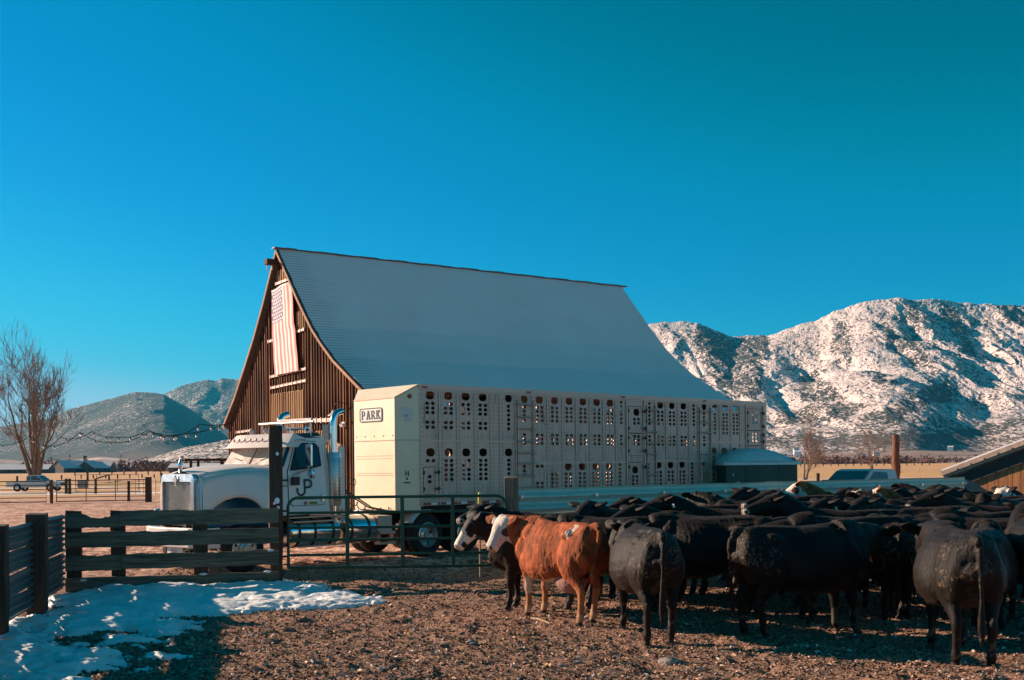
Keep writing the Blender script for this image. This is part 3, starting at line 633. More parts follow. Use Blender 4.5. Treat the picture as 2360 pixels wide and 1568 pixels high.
# ribs, seams, rails with rivets
m = MB()
RIB = [.59, 1.14, 1.70, 2.22, 2.53, 3.07, 3.65, 4.19, 4.74, 5.26, 5.79, 6.32, 6.83, 8.06, 8.50, 8.98, 9.51, 10.03, 10.46, 11.04, 11.52, 12.07, 12.55]
for x in RIB:
    zb = ZM if 3.07 <= x <= 10.45 else ZB
    m.bb(x - .022, x + .022, -.016, .0, zb + .03, 3.985); m.bb(x + .04, x + .06, -.01, .0, zb + .03, 3.985)
build_each(m, 'side_rib', M_ALU2, trailer)
m = MB()
for a, b, z in ((0, 3.07, 2.76), (3.07, 7.24, 2.215), (8.05, 11.04, 2.235), (10.46, 12.82, 2.805)): m.bb(a, b, -.022, .0, z - .022, z + .022)
m.bb(-.0, TL, -.02, .0, 3.945, 3.975); m.bb(0, TL, -.018, 0, ZB + .1, ZB + .13); 
build_each(m, 'seam_rail', M_ALU2, trailer)
m = MB(); gg = random.Random(3)
for x in RIB:
    for s in (-.05, .085):
        z = ZB + .2
        while z < 3.92: m.box((x + s, -.004, z), (.017, .008, .017)); z += .1
z = ZB
while z < 4.05: m.box((.02, -.036, z), (.02, .01, .02)); z += .11
for x in np.arange(.1, 3, .115):
    m.box((x, -.004, 2.87), (.016, .008, .016)); m.box((x, -.004, 1.36), (.016, .008, .016))
m.build('rivets', M_RUB, trailer, kind='stuff')
# corner posts
m = MB(); m.bb(-.02, .05, -.035, .0, ZB - .02, 3.985); m.bb(7.24, 7.30, -.035, .0, ZM, 3.985); m.bb(8.0, 8.05, -.03, 0, ZM, 3.985); m.bb(12.83, 12.88, -.03, 0, ZB, 3.985); m.bb(13.74, 13.9, -.04, .0, ZB, 3.985); build_each(m, 'corner_post', M_ALU2, trailer)
def tdoor(x0, x1, z0, z1, hs=()):
    d = MB(); w = .028
    for a, b, c, e in ((x0, x1, z1 - w, z1), (x0, x1, z0, z0 + w)): d.bb(a, b, -.03, -.001, c, e)
    for a, b in ((x0, x0 + w), (x1 - w, x1)): d.bb(a, b, -.028, -.001, z0 + w, z1 - w)
    o = d.build('side_door', M_ALU2, trailer)
    d = MB(); 
    for z in (z0 + .12, z1 - .12): 
        d.bb(x1 - .05, x1 + .09, -.06, -.031, z - .02, z + .02); d.cyl((x1 + .05, -.05, z - .05), (x1 + .05, -.05, z + .05), .022); d.cyl((x0 - .01, -.045, z - .04), (x0 - .01, -.045, z + .04), .02)
    build_each(d, 'hinge', M_BLACK, o)
    d = MB(); d.bb(x0 + w, x1 - w, -.006, -.003, z0 - .012, z0); d.bb(x0, x1, -.008, -.003, z1 + .002, z1 + .018); d.build('gasket', M_RUB, o)
for a in ((.09, .47, 1.5, 2.13), (7.34, 7.98, 3.05, 3.78), (7.34, 7.98, 2.42, 3.02), (7.34, 7.98, 1.35, 2.2), (12.93, 13.7, 3.2, 3.86), (12.93, 13.7, 2.72, 3.17), (12.93, 13.7, 1.5, 2.69)): tdoor(*a)
def ladder(x0, x1, zs):
    d = MB(); d.bb(x0, x0 + .025, -.05, -.0, zs[-1] - .15, zs[0] + .12); d.bb(x1 - .025, x1, -.05, -.0, zs[-1] - .15, zs[0] + .12)
    for z in zs: d.cyl((x0 - .03, -.07, z), (x1 + .03, -.07, z), .022, n=8); d.bb(x0 + .02, x0 + .05, -.07, 0, z - .03, z + .03); d.bb(x1 - .05, x1 - .02, -.07, 0, z - .03, z + .03)
    d.build('ladder', M_ALU2, trailer)
ladder(3.1, 3.68, [3.72, 3.4, 3.09, 2.77, 2.48, 2.21, 1.9, 1.6]); ladder(8.1, 8.5, [3.71, 3.39, 3.08, 2.75, 2.45, 1.86, 1.56]); ladder(10.5, 11.06, [3.72, 3.4, 3.09, 2.45, 1.9, 1.6])
m = MB()
for x in (.13, 3.5, 7.1, 10.75): m.bb(x - .07, x + .07, -.05, -.03, 4.015, 4.06)
build_each(m, 'marker_light', M_RED, trailer)
m = MB(); k = 0; x = .05
while x < 3.0: 
    (m.bb(x, x + .26, -.012, -.0, 1.235, 1.29) if k % 2 == 0 else None); x += .26 if k % 2 == 0 else .2; k += 1
x = 3.1
while x < 10.3: m.bb(x, x + .26, -.012, -.0, ZM + .01, ZM + .06); x += .46
build_each(m, 'reflective_tape', M_RED, trailer)
m = MB(); x = .31
while x < 2.9: m.bb(x, x + .2, -.01, -.0, 1.238, 1.288); x += .46
x = 3.36
while x < 10.3: m.bb(x, x + .2, -.01, -.0, ZM + .012, ZM + .058); x += .46
build_each(m, 'white_tape', M_WHITE, trailer)
# nose: front face, chamfered corners and sloping brow. a is forward offset, b the inset of the face
NX, NB = -.42, .42; zc = 3.80
near_c, far_c = (NX, NB), (NX, TW - NB)
def m_nose():
    t = NT('nose_panel'); n = t.noise(1.2, 5, .65, t.map((1, 1, 1.4))); n2 = t.noise(14, 5, .7, t.map((1, 1, .5))); c = t.mix(t.ramp(n, [(.35, 0.), (.75, 1.)]), (.88, .78, .58), (.8, .66, .46)); c = t.mix(t.ramp(n2, [(.6, 0.), (.75, .35)]), c, (.6, .4, .24)); t.bump(n2, .04, .01); return t.set(c, .45, .15)
M_NOSE = m_nose()
m = MB()
P = [(0, -.005, 1.12), (NX, NB, 1.12), (NX, TW - NB, 1.12), (0, TW + .005, 1.12), (0, -.005, TH - .002), (NX, NB, zc), (NX, TW - NB, zc), (0, TW + .005, TH - .002)]
m.add(P, [(0, 1, 5, 4), (1, 2, 6, 5), (2, 3, 7, 6), (4, 5, 6, 7), (3, 2, 1, 0)]); m.build('nose', M_NOSE, trailer)
m = MB()
m.bar((NX - .004, NB, 2.79), (NX - .004, TW - NB, 2.79), .012, .02); m.bar((NX - .004, NB, zc), (NX - .004, TW - NB, zc), .014, .03); m.bar((NX - .003, NB - .002, 1.12), (NX - .003, NB - .002, zc), .014, .02)
m.bar((0, -.012, 2.78), (NX, NB - .008, 2.79), .012, .02); m.bar((0, -.014, TH), (NX, NB - .01, zc), .02, .03)
m.build('nose_seam', M_ALU2, trailer)
m = MB()
for z in (2.9, 2.42, 2.35, 2.0, 1.95):
    for i in range(5 if z == 2.9 else 26): y = NB + .1 + (TW - 2 * NB - .2) * i / (4 if z == 2.9 else 25); m.box((NX - .004, y, z), (.008, .03 if z == 2.9 else .012, .03 if z == 2.9 else .012))
m.build('nose_rivet', plain('rust_rivet', (.4, .2, .12), .6), trailer)
m = MB(); nd = Vector((-NX, NB, 0)); q = Vector((NX * .5, NB * .5, 0)); nn = Vector((-NB, NX, 0)).normalized(); tq = Vector((NX, NB, 0)).normalized()
m.cyl(q + nn * .005 + Vector((0, 0, 3.82)) - tq * .06, q + nn * .03 + Vector((0, 0, 3.82)) - tq * .06, .055, n=16); m.build('round_marker', M_RED, trailer, smooth=True)
# sign PARK with a rounded border on the nose face: y runs to the far side = left in view
sg = MB(); cy, cz, sw, sh = TW / 2 + .12, 3.42, .47, .17
def sgp(a, b): return (cy - a, cz + b)     # a to the right in view
face = rrect(0, 0, sw, sh, 4, .35); sg.prism([sgp(a, b) for a, b in face], NX - .012, NX - .002, 'x'); sign = sg.build('name_sign', plain('sign_white', (.83, .82, .8), .4), trailer)
ring = MB(); A_ = rrect(0, 0, sw, sh, 4, .35); B_ = rrect(0, 0, sw - .022, sh - .022, 4, .33); n_ = len(A_)
V_ = []; 
for X_ in (NX - .018, NX - .011):
    for L_ in (A_, B_): V_ += [(X_, *sgp(a, b)) for a, b in L_]
F_ = []
for i in range(n_):
    j = (i + 1) % n_; F_ += [(i, j, n_ + j, n_ + i), (2 * n_ + i, 2 * n_ + j, j, i), (3 * n_ + j, 3 * n_ + i, n_ + i, n_ + j)]
ring.add(V_, F_); ring.build('sign_border', M_BLACK, sign)
LET = {   # slab letters as boxes and bars on a 1 x 1 cell: (x0, z0, x1, z1, width)
    'P': [(.22, 0, .22, 1, .2), (.05, .06, .42, .06, .12), (.05, .94, .6, .94, .12), (.3, .46, .62, .46, .13), (.76, .60, .76, .80, .2), (.62, .92, .74, .82, .14), (.62, .48, .74, .58, .14)],
    'A': [(.2, .05, .46, .97, .17), (.54, .97, .80, .05, .2), (.3, .34, .72, .34, .12), (.02, .06, .38, .06, .12), (.62, .06, .98, .06, .12), (.36, .94, .64, .94, .12)],
    'R': [(.22, 0, .22, 1, .2), (.05, .06, .42, .06, .12), (.05, .94, .6, .94, .12), (.3, .5, .62, .5, .13), (.74, .62, .74, .82, .2), (.62, .92, .72, .84, .14), (.5, .48, .80, .08, .18), (.70, .06, .98, .06, .12)],
    'K': [(.22, 0, .22, 1, .2), (.05, .06, .42, .06, .12), (.05, .94, .42, .94, .12), (.3, .42, .76, .92, .16), (.45, .56, .82, .08, .18), (.60, .94, .94, .94, .12), (.62, .06, .99, .06, .12)]}
lt_ = MB()
for i, chh in enumerate('PARK'):
    for j, (x0, z0, x1, z1, w) in enumerate(LET[chh]):
        o = (-.40 + i * .205, -.105); s = (.185, .21)
        a = (o[0] + x0 * s[0], o[1] + z0 * s[1]); b = (o[0] + x1 * s[0], o[1] + z1 * s[1]); e = .0004 * j
        d_ = Vector((b[0] - a[0], b[1] - a[1])); n2 = Vector((-d_.y, d_.x)).normalized() * w * .19 / 2; 
        if x0 != x1 and z0 == z1: n2 = Vector((0, 1)) * w * .21 / 2
        poly = [(a[0] + n2.x, a[1] + n2.y), (b[0] + n2.x, b[1] + n2.y), (b[0] - n2.x, b[1] - n2.y), (a[0] - n2.x, a[1] - n2.y)]
        lt_.prism([sgp(*q) for q in poly], NX - .019 - e, NX - .0115, 'x')
lt_.build('sign_lettering', M_BLACK, sign)
# faint old sticker and a small stencil on the chamfer, dock of hoses below; undercarriage
def chq(a, z, o=.004): return Vector((NX * a, NB * a, z)) + nn * o
m = MB()
for a0, z0, a1, z1 in ((.30, 3.44, .82, 3.56), (.26, 3.33, .76, 3.43), (.34, 3.24, .62, 3.32)):
    P = [chq(a0, z0), chq(a1, z0), chq(a1, z1), chq(a0, z1)]; m.add(P, [(0, 1, 2, 3)])
build_each(m, 'old_sticker', plain('sticker', (.72, .68, .62), .5), trailer)
m = MB()
for a0, z0, a1, z1 in ((.46, 1.93, .50, 2.06), (.56, 1.93, .6, 2.06), (.44, 1.98, .62, 2.0), (.5, 1.84, .57, 1.9), (.4, 1.76, .68, 1.79)): P = [chq(a0, z0), chq(a1, z0), chq(a1, z1), chq(a0, z1)]; m.add(P, [(0, 1, 2, 3)])
m.build('stencil_mark', M_BLACK, trailer)
m = MB(); s5 = [(math.cos(PI / 2 + k * PI / 5) * (.045 if k % 2 == 0 else .018), math.sin(PI / 2 + k * PI / 5) * (.045 if k % 2 == 0 else .018)) for k in range(10)]
m.add([chq(.54 - a / .6, 3.36 + b, .008) for a, b in s5], [tuple(range(10))]); m.build('star_mark', plain('star_blue', (.08, .3, .42), .5), trailer)
m = MB(); m.bb(.3, 3.2, .5, .62, 1.02, 1.22); m.bb(.3, 3.2, TW - .62, TW - .5, 1.02, 1.22); m.bb(.2, 1.6, .7, TW - .7, 1.1, 1.2); m.bb(10.5, TL, .6, .72, .8, 1.2); m.bb(10.5, TL, TW - .72, TW - .6, .8, 1.2)
m.bb(10.8, 10.95, .3, TW - .3, .45, .58); m.bb(12.2, 12.35, .3, TW - .3, .45, .58); build_each(m, 'frame', M_BLACK, trailer)
m = MB()
for y in (.25, TW - .4): m.bb(2.75, 2.9, y, y + .15, .22, 1.24); m.bb(2.6, 3.05, y - .05, y + .2, .16, .2)
build_each(m, 'landing_gear', M_ALU2, trailer)
m = MB(); m.add([(1.55, -.0, 1.2), (1.95, 0, 1.2), (1.95, 0, 1.12), (1.75, .25, 1.05), (1.6, .25, 1.15)], [(0, 1, 2, 3, 4)]); m.bb(1.85, 1.9, -.02, .0, 1.05, 1.2); build_each(m, 'air_scoop', M_WHITE, trailer)
def wheel(parent, x, y, sgn, r=.5, w=.28, dual=False, name='wheel', hub=True, deep=False):
    o = MB(); o.lathe([(r * .58, -w / 2), (r * .9, -w / 2), (r * .97, -w * .42), (r, -w * .28), (r, w * .28), (r * .97, w * .42), (r * .9, w / 2), (r * .58, w / 2)], (x, y, r), (0, 1, 0), 32, True)
    t_ = o.build(name, M_RUB, parent, smooth=True)
    o = MB(); f = sgn * w / 2; d = -sgn * (.15 if deep else .03)
    pr = [(r * .60, f), (r * .56, f + sgn * .01), (r * .53, f - sgn * .02), (r * .5, f + d), (r * .30, f + d + sgn * .012), (r * .27, f + d + sgn * .05), (r * .15, f + d + sgn * .07), (r * .13, f + d + sgn * .1), (0, f + d + sgn * .1)]
    o.lathe(pr, (x, y, r), (0, 1, 0), 28); o.build('rim', M_RIM, t_, smooth=True)
    o = MB()
    for k in range(10): a = 2 * PI * k / 10; px, pz = x + math.cos(a) * r * .215, r + math.sin(a) * r * .215; o.cyl((px, y + f + d + sgn * .05, pz), (px, y + f + d + sgn * .085, pz), .016, n=6)
    o.build('lug_nut', M_CHROME, t_)
    o = MB()
    for k in range(5): a = 2 * PI * (k + .3) / 5; px, pz = x + math.cos(a) * r * .42, r + math.sin(a) * r * .42; o.cyl((px, y + f + d + sgn * .0, pz), (px, y + f + d + sgn * .018, pz), r * .06, n=12)
    o.build('hand_hole', M_BLACK, t_)
    return t_
M_RIM = plain('alloy_rim', (.6, .58, .55), .3, .85, .1)
for x in (11.2, 12.5):
    for y, s in ((.14, -1), (TW - .14, 1)): wheel(trailer, x, y, s, deep=True)
# ================================================================== TRUCK  (local: x forward, y to its left = towards the camera, z up)
FHW = Vector((-5.518, 22.83, 0)); KA = R(48); KU = Vector((math.cos(KA), math.sin(KA), 0)); KN = Vector((KU.y, -KU.x, 0))
KO = FHW - KN * 1.2
truck = empty('semi_truck', KO, KA + PI, label='white conventional semi truck with a long hood and chrome grille', cat='truck')
M_TW = plain('truck_white', (.84, .74, .66), .42, 0, .05, 2); M_BLUE = plain('blue_fender_liner', (.01, .15, .27), .3, 0, .2); M_DARKG = plain('cab_glass', (.02, .035, .032), .06, 0, .1)
M_TEAL = plain('roof_cap_dark', (.012, .05, .06), .3, 0, .1); M_STRAP = plain('tank_strap', (.06, .06, .06), .5, .6)
def half(y): return y
# hood: cross section changes from the grille back to the cowl
def hood():
    st = [(.72, .645, 1.30, 2.02), (.55, .72, 1.30, 2.07), (.25, .86, 1.28, 2.12), (-.1, .965, 1.26, 2.155), (-.5, 1.0, 1.24, 2.17), (-.95, 1.01, 1.22, 2.17)]
    V = []; 
    for x, w, zb, zt in st:
        pr = [(w - .05, zt - .3), (w + .0, zt - .12), (w + .012, zt - .07), (w - .02, zt - .02), (w - .12, zt + .015), (w - .40, zt + .05), (.14, zt + .075), (0, zt + .08)]
        pr = pr + [(-a, b) for a, b in pr[-2::-1]]; V += [(x, a, b) for a, b in pr]; n = len(pr)
    F = [(i * n + j, i * n + j + 1, (i + 1) * n + j + 1, (i + 1) * n + j) for i in range(len(st) - 1) for j in range(n - 1)]
    m = MB(); m.add(V, F); o = m.build('hood', M_TW, truck, smooth=True); return o
hd = hood()
# side panels of the tilting hood with the wheel arch cut out, one each side
YF = lambda x: float(np.interp(x, [-1, -.3, .1, .4, .72], [1.12, 1.10, 1.05, .96, .80]))
ZT = lambda x: float(np.interp(x, [-.95, -.5, -.1, .25, .55, .72], [2.17, 2.17, 2.155, 2.12, 2.07, 2.02]))
def zlow(x):
    e = 1 - ((x - .03) / .66) ** 2
    return .94 + .62 * math.sqrt(e) if e > 0 else .98
for s in (1, -1):
    m = MB(); xs_ = [-1.0, -.8, -.66] + [-.628 + 1.316 * (.5 - .5 * math.cos(PI * i / 22)) for i in range(23)] + [.70, .72]; V = []
    for x in xs_:
        z0_, z1_ = zlow(x), ZT(x) - .07
        for k in range(6): q = k / 5; z = z0_ + (z1_ - z0_) * q; V.append((x, s * (YF(x) - .075 * max(0, (z - 1.55) / .5) ** 1.6 * (1 if z > 1.55 else 0)), z))
    n = len(xs_); m.add(V, [(i * 6 + k, i * 6 + k + 1, (i + 1) * 6 + k + 1, (i + 1) * 6 + k) for i in range(n - 1) for k in range(5)])
    o = m.build('fender', M_TW, truck, smooth=True); q = o.modifiers.new('s', 'SOLIDIFY'); q.thickness = .03; q.offset = 0
    m = MB(); pts = []
    for i in range(17): a = PI - PI * i / 16; pts.append((.03 + .66 * math.cos(a), .94 + .60 * math.sin(a)))
    V = [(x, s * .45, z) for x, z in pts] + [(x, s * (YF(x) - .02), z + .0) for x, z in pts]; m.add(V, [(i, i + 1, i + 18, i + 17) for i in range(16)]); m.add([(x, s * .5, z) for x, z in pts], [tuple(range(17))])
    m.build('wheel_well', M_BLUE, truck, smooth=True)
# grille shell
gy = .62; gz0, gz1 = .98, 2.05
m = MB(); 
outer = rrect(0, (gz0 + gz1) / 2, gy, (gz1 - gz0) / 2, 4, .22); inner = rrect(0, (gz0 + gz1) / 2 - .06, gy - .075, (gz1 - gz0) / 2 - .1, 4, .1); n_ = len(outer)
V_ = [(.82, a, b) for a, b in outer] + [(.84, a, b) for a, b in inner] + [(.68, a, b) for a, b in outer] + [(.74, a, b) for a, b in inner]
F_ = []
for i in range(n_): j = (i + 1) % n_; F_ += [(i, j, n_ + j, n_ + i), (2 * n_ + i, 2 * n_ + j, j, i), (3 * n_ + j, 3 * n_ + i, n_ + i, n_ + j)]
m.add(V_, F_); sh = m.build('grille_surround', plain('polished_steel', (.82, .76, .74), .25, .85, .06), truck, smooth=True)
m = MB(); m.bb(.72, .74, -gy + .06, gy - .06, gz0 + .05, gz1 - .16); m.build('grille_back', M_BLACK, truck)
m = MB(); k = 27
for i in range(k): y = -gy + .10 + (2 * gy - .2) * i / (k - 1); m.bb(.74, .785, y - .0075, y + .0075, gz0 + .06, gz1 - .17)
m.build('grille_bars', M_RIM, truck, bevel=.004)
m = MB(); m.bb(.55, .70, .62, .72, 1.24, 1.98); m.bb(.55, .70, -.72, -.62, 1.24, 1.98); build_each(m, 'grille_side_trim', plain('pale_blue_trim', (.45, .68, .78), .25, .6, .1), truck, bevel=.02)
m = MB(); m.prism([(0, 1.83), (.075, 1.93), (0, 2.03), (-.075, 1.93)], 0.845, 0.87, 'x'); m.prism([(0, 1.76), (.03, 1.82), (0, 1.86), (-.03, 1.82)], 0.845, 0.86, 'x'); m.build('grille_emblem', M_CHROME, truck, bevel=.008)
m = MB(); m.lathe([(.03, 0), (.045, .03), (.03, .07), (.05, .12), (.055, .17), (.035, .22), (.012, .30), (0, .33)], (.74, 0, 2.07), n=12); m.build('hood_ornament', M_CHROME, truck, smooth=True)
# bumper, headlights, plate
m = MB(); P = []
prof = [(-1.15, .60), (-1.1, .90), (-.75, 1.04), (0, 1.08), (.75, 1.04), (1.1, .90), (1.15, .60)]
V = []; 
for y, x in prof: V += [(x, y, .56), (x, y, .94), (x - .06, y, .96), (x - .06, y, .54)]
F = []
for i in range(len(prof) - 1):
    for j in range(4): F.append((i * 4 + j, i * 4 + (j + 1) % 4, (i + 1) * 4 + (j + 1) % 4, (i + 1) * 4 + j))
F += [(0, 1, 2, 3), tuple(range(len(V) - 4, len(V)))]; m.add(V, F); bmp = m.build('bumper', plain('bumper_paint', (.8, .74, .70), .35, .1), truck, bevel=.01)
m = MB(); 
for y in (-.5, -.2): m.bb(1.06, 1.095, y - .06, y + .06, .70, .78)
build_each(m, 'tow_slot', M_BLACK, bmp)
m = MB(); m.bb(.95, .965, -.16, .42, .38, .55); pl_ = m.build('license_plate', M_WHITE, truck)
m = MB()
for i in range(5): m.bb(.966, .97, -.02 + i * .05, .01 + i * .05, .42, .49)
m.bb(.966, .97, .0, .2, .51, .52); m.build('plate_mark', plain('plate_grey', (.45, .42, .42), .5), pl_)
for s in (1, -1):
    m = MB(); m.lathe([(0, .0), (.10, .02), (.13, .06), (.14, .12), (.12, .22), (.05, .30), (0, .31)], (.84, s * .88, 1.18), (-1, 0, 0), 16); h_ = m.build('headlight', M_CHROME, truck, smooth=True)
    m = MB(); m.lathe([(0, -.01), (.08, 0), (.115, .02)], (.845, s * .88, 1.18), (-1, 0, 0), 16); m.build('lens', plain('lens_glass', (.7, .75, .78), .1, 0, .02), h_, smooth=True)
    m = MB(); m.bb(.62, .82, s * .62, s * .86, 1.02, 1.08); m.build('headlight_bracket', M_TW, truck)
# cab
CX0, CX1 = -.95, -2.28; cw = 1.06
def shell(name, prof, w0, w1, mat, **k):
    """prof: (x, z, halfwidth) outline closed; extruded symmetric"""
    m = MB(); n = len(prof); V = [(x, w, z) for x, z, w in prof] + [(x, -w, z) for x, z, w in prof]
    m.add(V, [tuple(range(n)), tuple(range(2 * n - 1, n - 1, -1))] + [(i, (i + 1) % n, n + (i + 1) % n, n + i) for i in range(n)]); return m.build(name, mat, truck, **k)
cabp = [(-.95, 1.12, 1.10), (-.98, 2.16, 1.06), (-1.28, 2.70, .95), (-1.40, 2.84, .90), (-2.24, 2.88, .90), (-2.30, 2.76, .97), (-2.32, 2.16, 1.06), (-2.32, 1.14, 1.10)]
cab = shell('cab', cabp, 0, 0, M_TW, bevel=.035)
shell('roof_cap', [(-1.42, 2.80, .93), (-1.46, 2.90, .86), (-2.2, 2.94, .86), (-2.29, 2.80, .94)], 0, 0, M_TEAL, bevel=.03)
# windows: side glass, windshield halves, corner
def side(y_at, pts, name, mat, th=.012, parent=None, bev=0):
    """polygon on the cab's sloping side; y follows the cab width"""
    for s in (1, -1):
        m = MB(); n = len(pts)
        def wy(z, o): return s * ((1.10 - .04 * (z - 1.12) / 1.04) if z < 2.16 else 1.06 - .11 * (z - 2.16) / .54) + s * o
        V = [(x, wy(z, y_at), z) for x, z in pts] + [(x, wy(z, y_at + th), z) for x, z in pts]
        m.add(V, [tuple(range(n)), tuple(range(2 * n - 1, n - 1, -1))] + [(i, (i + 1) % n, n + (i + 1) % n, n + i) for i in range(n)])
        o = m.build(name, mat, parent or truck, bevel=bev)
        if s == 1: first = o
    return first
doorp = [(-1.20, 1.42), (-1.20, 2.08), (-1.45, 2.66), (-1.52, 2.73), (-2.12, 2.73), (-2.20, 2.66), (-2.22, 1.5), (-2.12, 1.34), (-1.32, 1.34)]
seam = [(x * 1.0, z) for x, z in doorp]
cx_, cz_ = -1.72, 2.0
big = [(cx_ + (x - cx_) * 1.03, cz_ + (z - cz_) * 1.018) for x, z in doorp]
side(-.002, big, 'door_gap', M_RUB, .004); side(.004, doorp, 'door', M_TW, .012, bev=.004)
winp = [(-1.28, 2.13), (-1.50, 2.67), (-1.98, 2.67), (-2.06, 2.58), (-2.06, 2.22), (-1.9, 2.19)]
side(.017, [(-1.24, 2.09), (-1.49, 2.70), (-2.0, 2.70), (-2.10, 2.60), (-2.10, 2.19), (-1.9, 2.15)], 'window_seal', M_RUB, .006); side(.024, winp, 'side_window', M_DARKG, .006)
side(.0, [(-1.0, 2.19), (-1.22, 2.19), (-1.42, 2.66), (-1.27, 2.66)][:0] or [(-1.0, 2.18), (-1.1, 2.18), (-1.38, 2.68), (-1.28, 2.68)], 'pillar_glass', M_DARKG, .006)
for s in (1, -1):
    m = MB(); a, b, c, d = (-.972, s * .04, 2.22), (-.968, s * .97, 2.22), (-1.22, s * .90, 2.64), (-1.25, s * .04, 2.66); off = Vector((.02, 0, .008))
    m.add([Vector(p) + off for p in (a, b, c, d)] + [Vector(p) - off * .3 for p in (a, b, c, d)], [(0, 1, 2, 3), (7, 6, 5, 4), (0, 4, 5, 1), (1, 5, 6, 2), (2, 6, 7, 3), (3, 7, 4, 0)])
    m.build('windshield', plain('dusty_windshield', (.55, .47, .42), .25, 0, .45, 2.5), truck)
    m = MB(); m.tube([(-.93, s * .15, 2.2), (-1.0, s * .35, 2.30), (-1.03, s * .62, 2.34)], .01, 6); m.bar((-1.0, s * .35, 2.325), (-1.05, s * .7, 2.38), .015, .02); m.build('wiper', M_BLACK, truck)
# sun visor with its row of marker lights
m = MB(); n = 7; V = []
ys = [-1.14, -.8, -.4, 0, .4, .8, 1.14]
for y in ys: b = .26 * (1 - (y / 1.14) ** 4); V += [(-1.10 + b, y, 2.60), (-1.36 + b * .5, y * .93, 2.90), (-1.38 + b * .5, y * .93, 2.90), (-1.12 + b, y, 2.595)]
F = []
for i in range(6):
    for j in range(4): F.append((i * 4 + j, i * 4 + (j + 1) % 4, (i + 1) * 4 + (j + 1) % 4, (i + 1) * 4 + j))
m.add(V, F + [(0, 1, 2, 3), (24, 25, 26, 27)]); 
for s in (1, -1): m.add([(-1.10, s * 1.14, 2.60), (-1.36, s * 1.06, 2.90), (-1.75, s * .97, 2.80), (-1.45, s * 1.09, 2.60)], [(0, 1, 2, 3)])
vis = m.build('sun_visor', M_TW, truck, smooth=True)
m = MB()
for i in range(9):
    y = -.86 + i * .215; b = .26 * (1 - (y / 1.14) ** 4); m.sphere((-1.20 + b * .8, y, 2.77), .042, 10, 6, (.6, 1, 1))
build_each(m, 'visor_light', plain('amber_light', (.62, .42, .34), .3), vis, smooth=True)
m = MB()
for y in (-.55, .0, .55): m.sphere((-1.42, y, 2.97), .06, 10, 6, (1.2, .8, 1.2))
build_each(m, 'cab_light', plain('pink_light', (.75, .55, .5), .3), truck, smooth=True)
# air horn, roof rail
m = MB(); m.lathe([(.085, 0), (.055, .05), (.03, .12), (.02, .62)], (-1.42, .62, 3.02), (-1, 0, 0), 14); m.lathe([(.06, 0), (.04, .05), (.02, .1), (.015, .5)], (-1.5, .42, 3.0), (-1, 0, 0), 12); m.cyl((-1.6, .62, 2.92), (-1.6, .62, 3.02), .02); m.cyl((-2.0, .62, 2.92), (-2.0, .62, 3.02), .02)
m.sphere((-2.08, .62, 3.04), .06); m.build('air_horn', M_CHROME, truck, smooth=True)
m = MB(); m.cyl((-1.95, 1.0, 3.17), (-1.95, -1.0, 3.17), .03); m.bb(-1.98, -1.92, -.3, .95, 3.20, 3.25)
for y in (-.9, -.3, .3, .9): m.cyl((-1.95, y, 2.86), (-1.95, y, 3.17), .015)
m.build('roof_rack', plain('rack_metal', (.75, .62, .55), .4, .5), truck)
# logo: J hooked under a P, and the small lines below
def dpt(x, z, o=.030): return (x, (1.10 - .04 * (z - 1.12) / 1.04) + o, z)
m = MB()
def stroke(pts, w=.045):
    L_, R_ = [], []
    for i, (x, z) in enumerate(pts):
        a = pts[max(i - 1, 0)]; b = pts[min(i + 1, len(pts) - 1)]; d = Vector((b[0] - a[0], b[1] - a[1])).normalized(); nx, nz = -d.y * w / 2, d.x * w / 2
        L_.append(dpt(x + nx, z + nz)); R_.append(dpt(x - nx, z - nz))
    k = len(pts); m.add(L_ + R_, [(i, i + 1, k + i + 1, k + i) for i in range(k - 1)])
stroke([(-1.62, 1.91), (-1.62, 1.66)] + [(-1.52 - .1 * math.cos(PI * i / 12), 1.66 - .1 * math.sin(PI * i / 12)) for i in range(13)] + [(-1.42, 1.72)])
stroke([(-1.62, 1.888), (-1.72, 1.888)] + [(-1.72 - .08 * math.sin(PI * i / 12), 1.808 + .08 * math.cos(PI * i / 12)) for i in range(13)] + [(-1.62, 1.728)])
m.build('door_logo', M_BLACK, truck)
def text_obj(s, size, name, mat, parent, M, ext=.002, font_bold=0):
    cu = bpy.data.curves.new(name, 'FONT'); cu.body = s; cu.size = size; cu.extrude = ext; cu.offset = font_bold; cu.align_x = 'CENTER'; cu.resolution_u = 3
    tmp = bpy.data.objects.new('tmp', cu); me = bpy.data.meshes.new_from_object(tmp); bpy.data.objects.remove(tmp); me.name = name
    me.transform(M); o = bpy.data.objects.new(name, me); COL.objects.link(o); o.parent = parent; me.materials.clear(); me.materials.append(mat); return o
# text frame for the left side: right = -x, up = z, out = +y
TXT = Matrix(((-1, 0, 0, -1.66), (0, 0, 1, 1.125), (0, 1, 0, 1.465), (0, 0, 0, 1)))
text_obj('PARK RANCH', .085, 'door_lettering', M_BLACK, truck, TXT, .002, .002)
m = MB(); m.bb(-1.95, -1.72, 1.117, 1.124, 1.36, 1.41); m.build('number_plate', plain('yellow_decal', (.5, .48, .06), .5), truck)
m = MB(); 
for i in range(7): m.bb(-1.935 + i * .03, -1.915 + i * .03, 1.125, 1.127, 1.37, 1.40)
m.build('number_mark', M_BLACK, truck)
m = MB(); m.bb(-1.66, -1.59, 1.117, 1.124, 1.355, 1.42); m.build('red_decal', plain('red_decal', (.3, .08, .07), .5), truck)
m = MB(); m.bb(-1.01, -1.17, 1.10, 1.112, 1.87, 1.91); m.bb(-1.02, -1.14, 1.10, 1.11, 1.76, 1.78); build_each(m, 'cowl_badge', M_BLACK, truck)
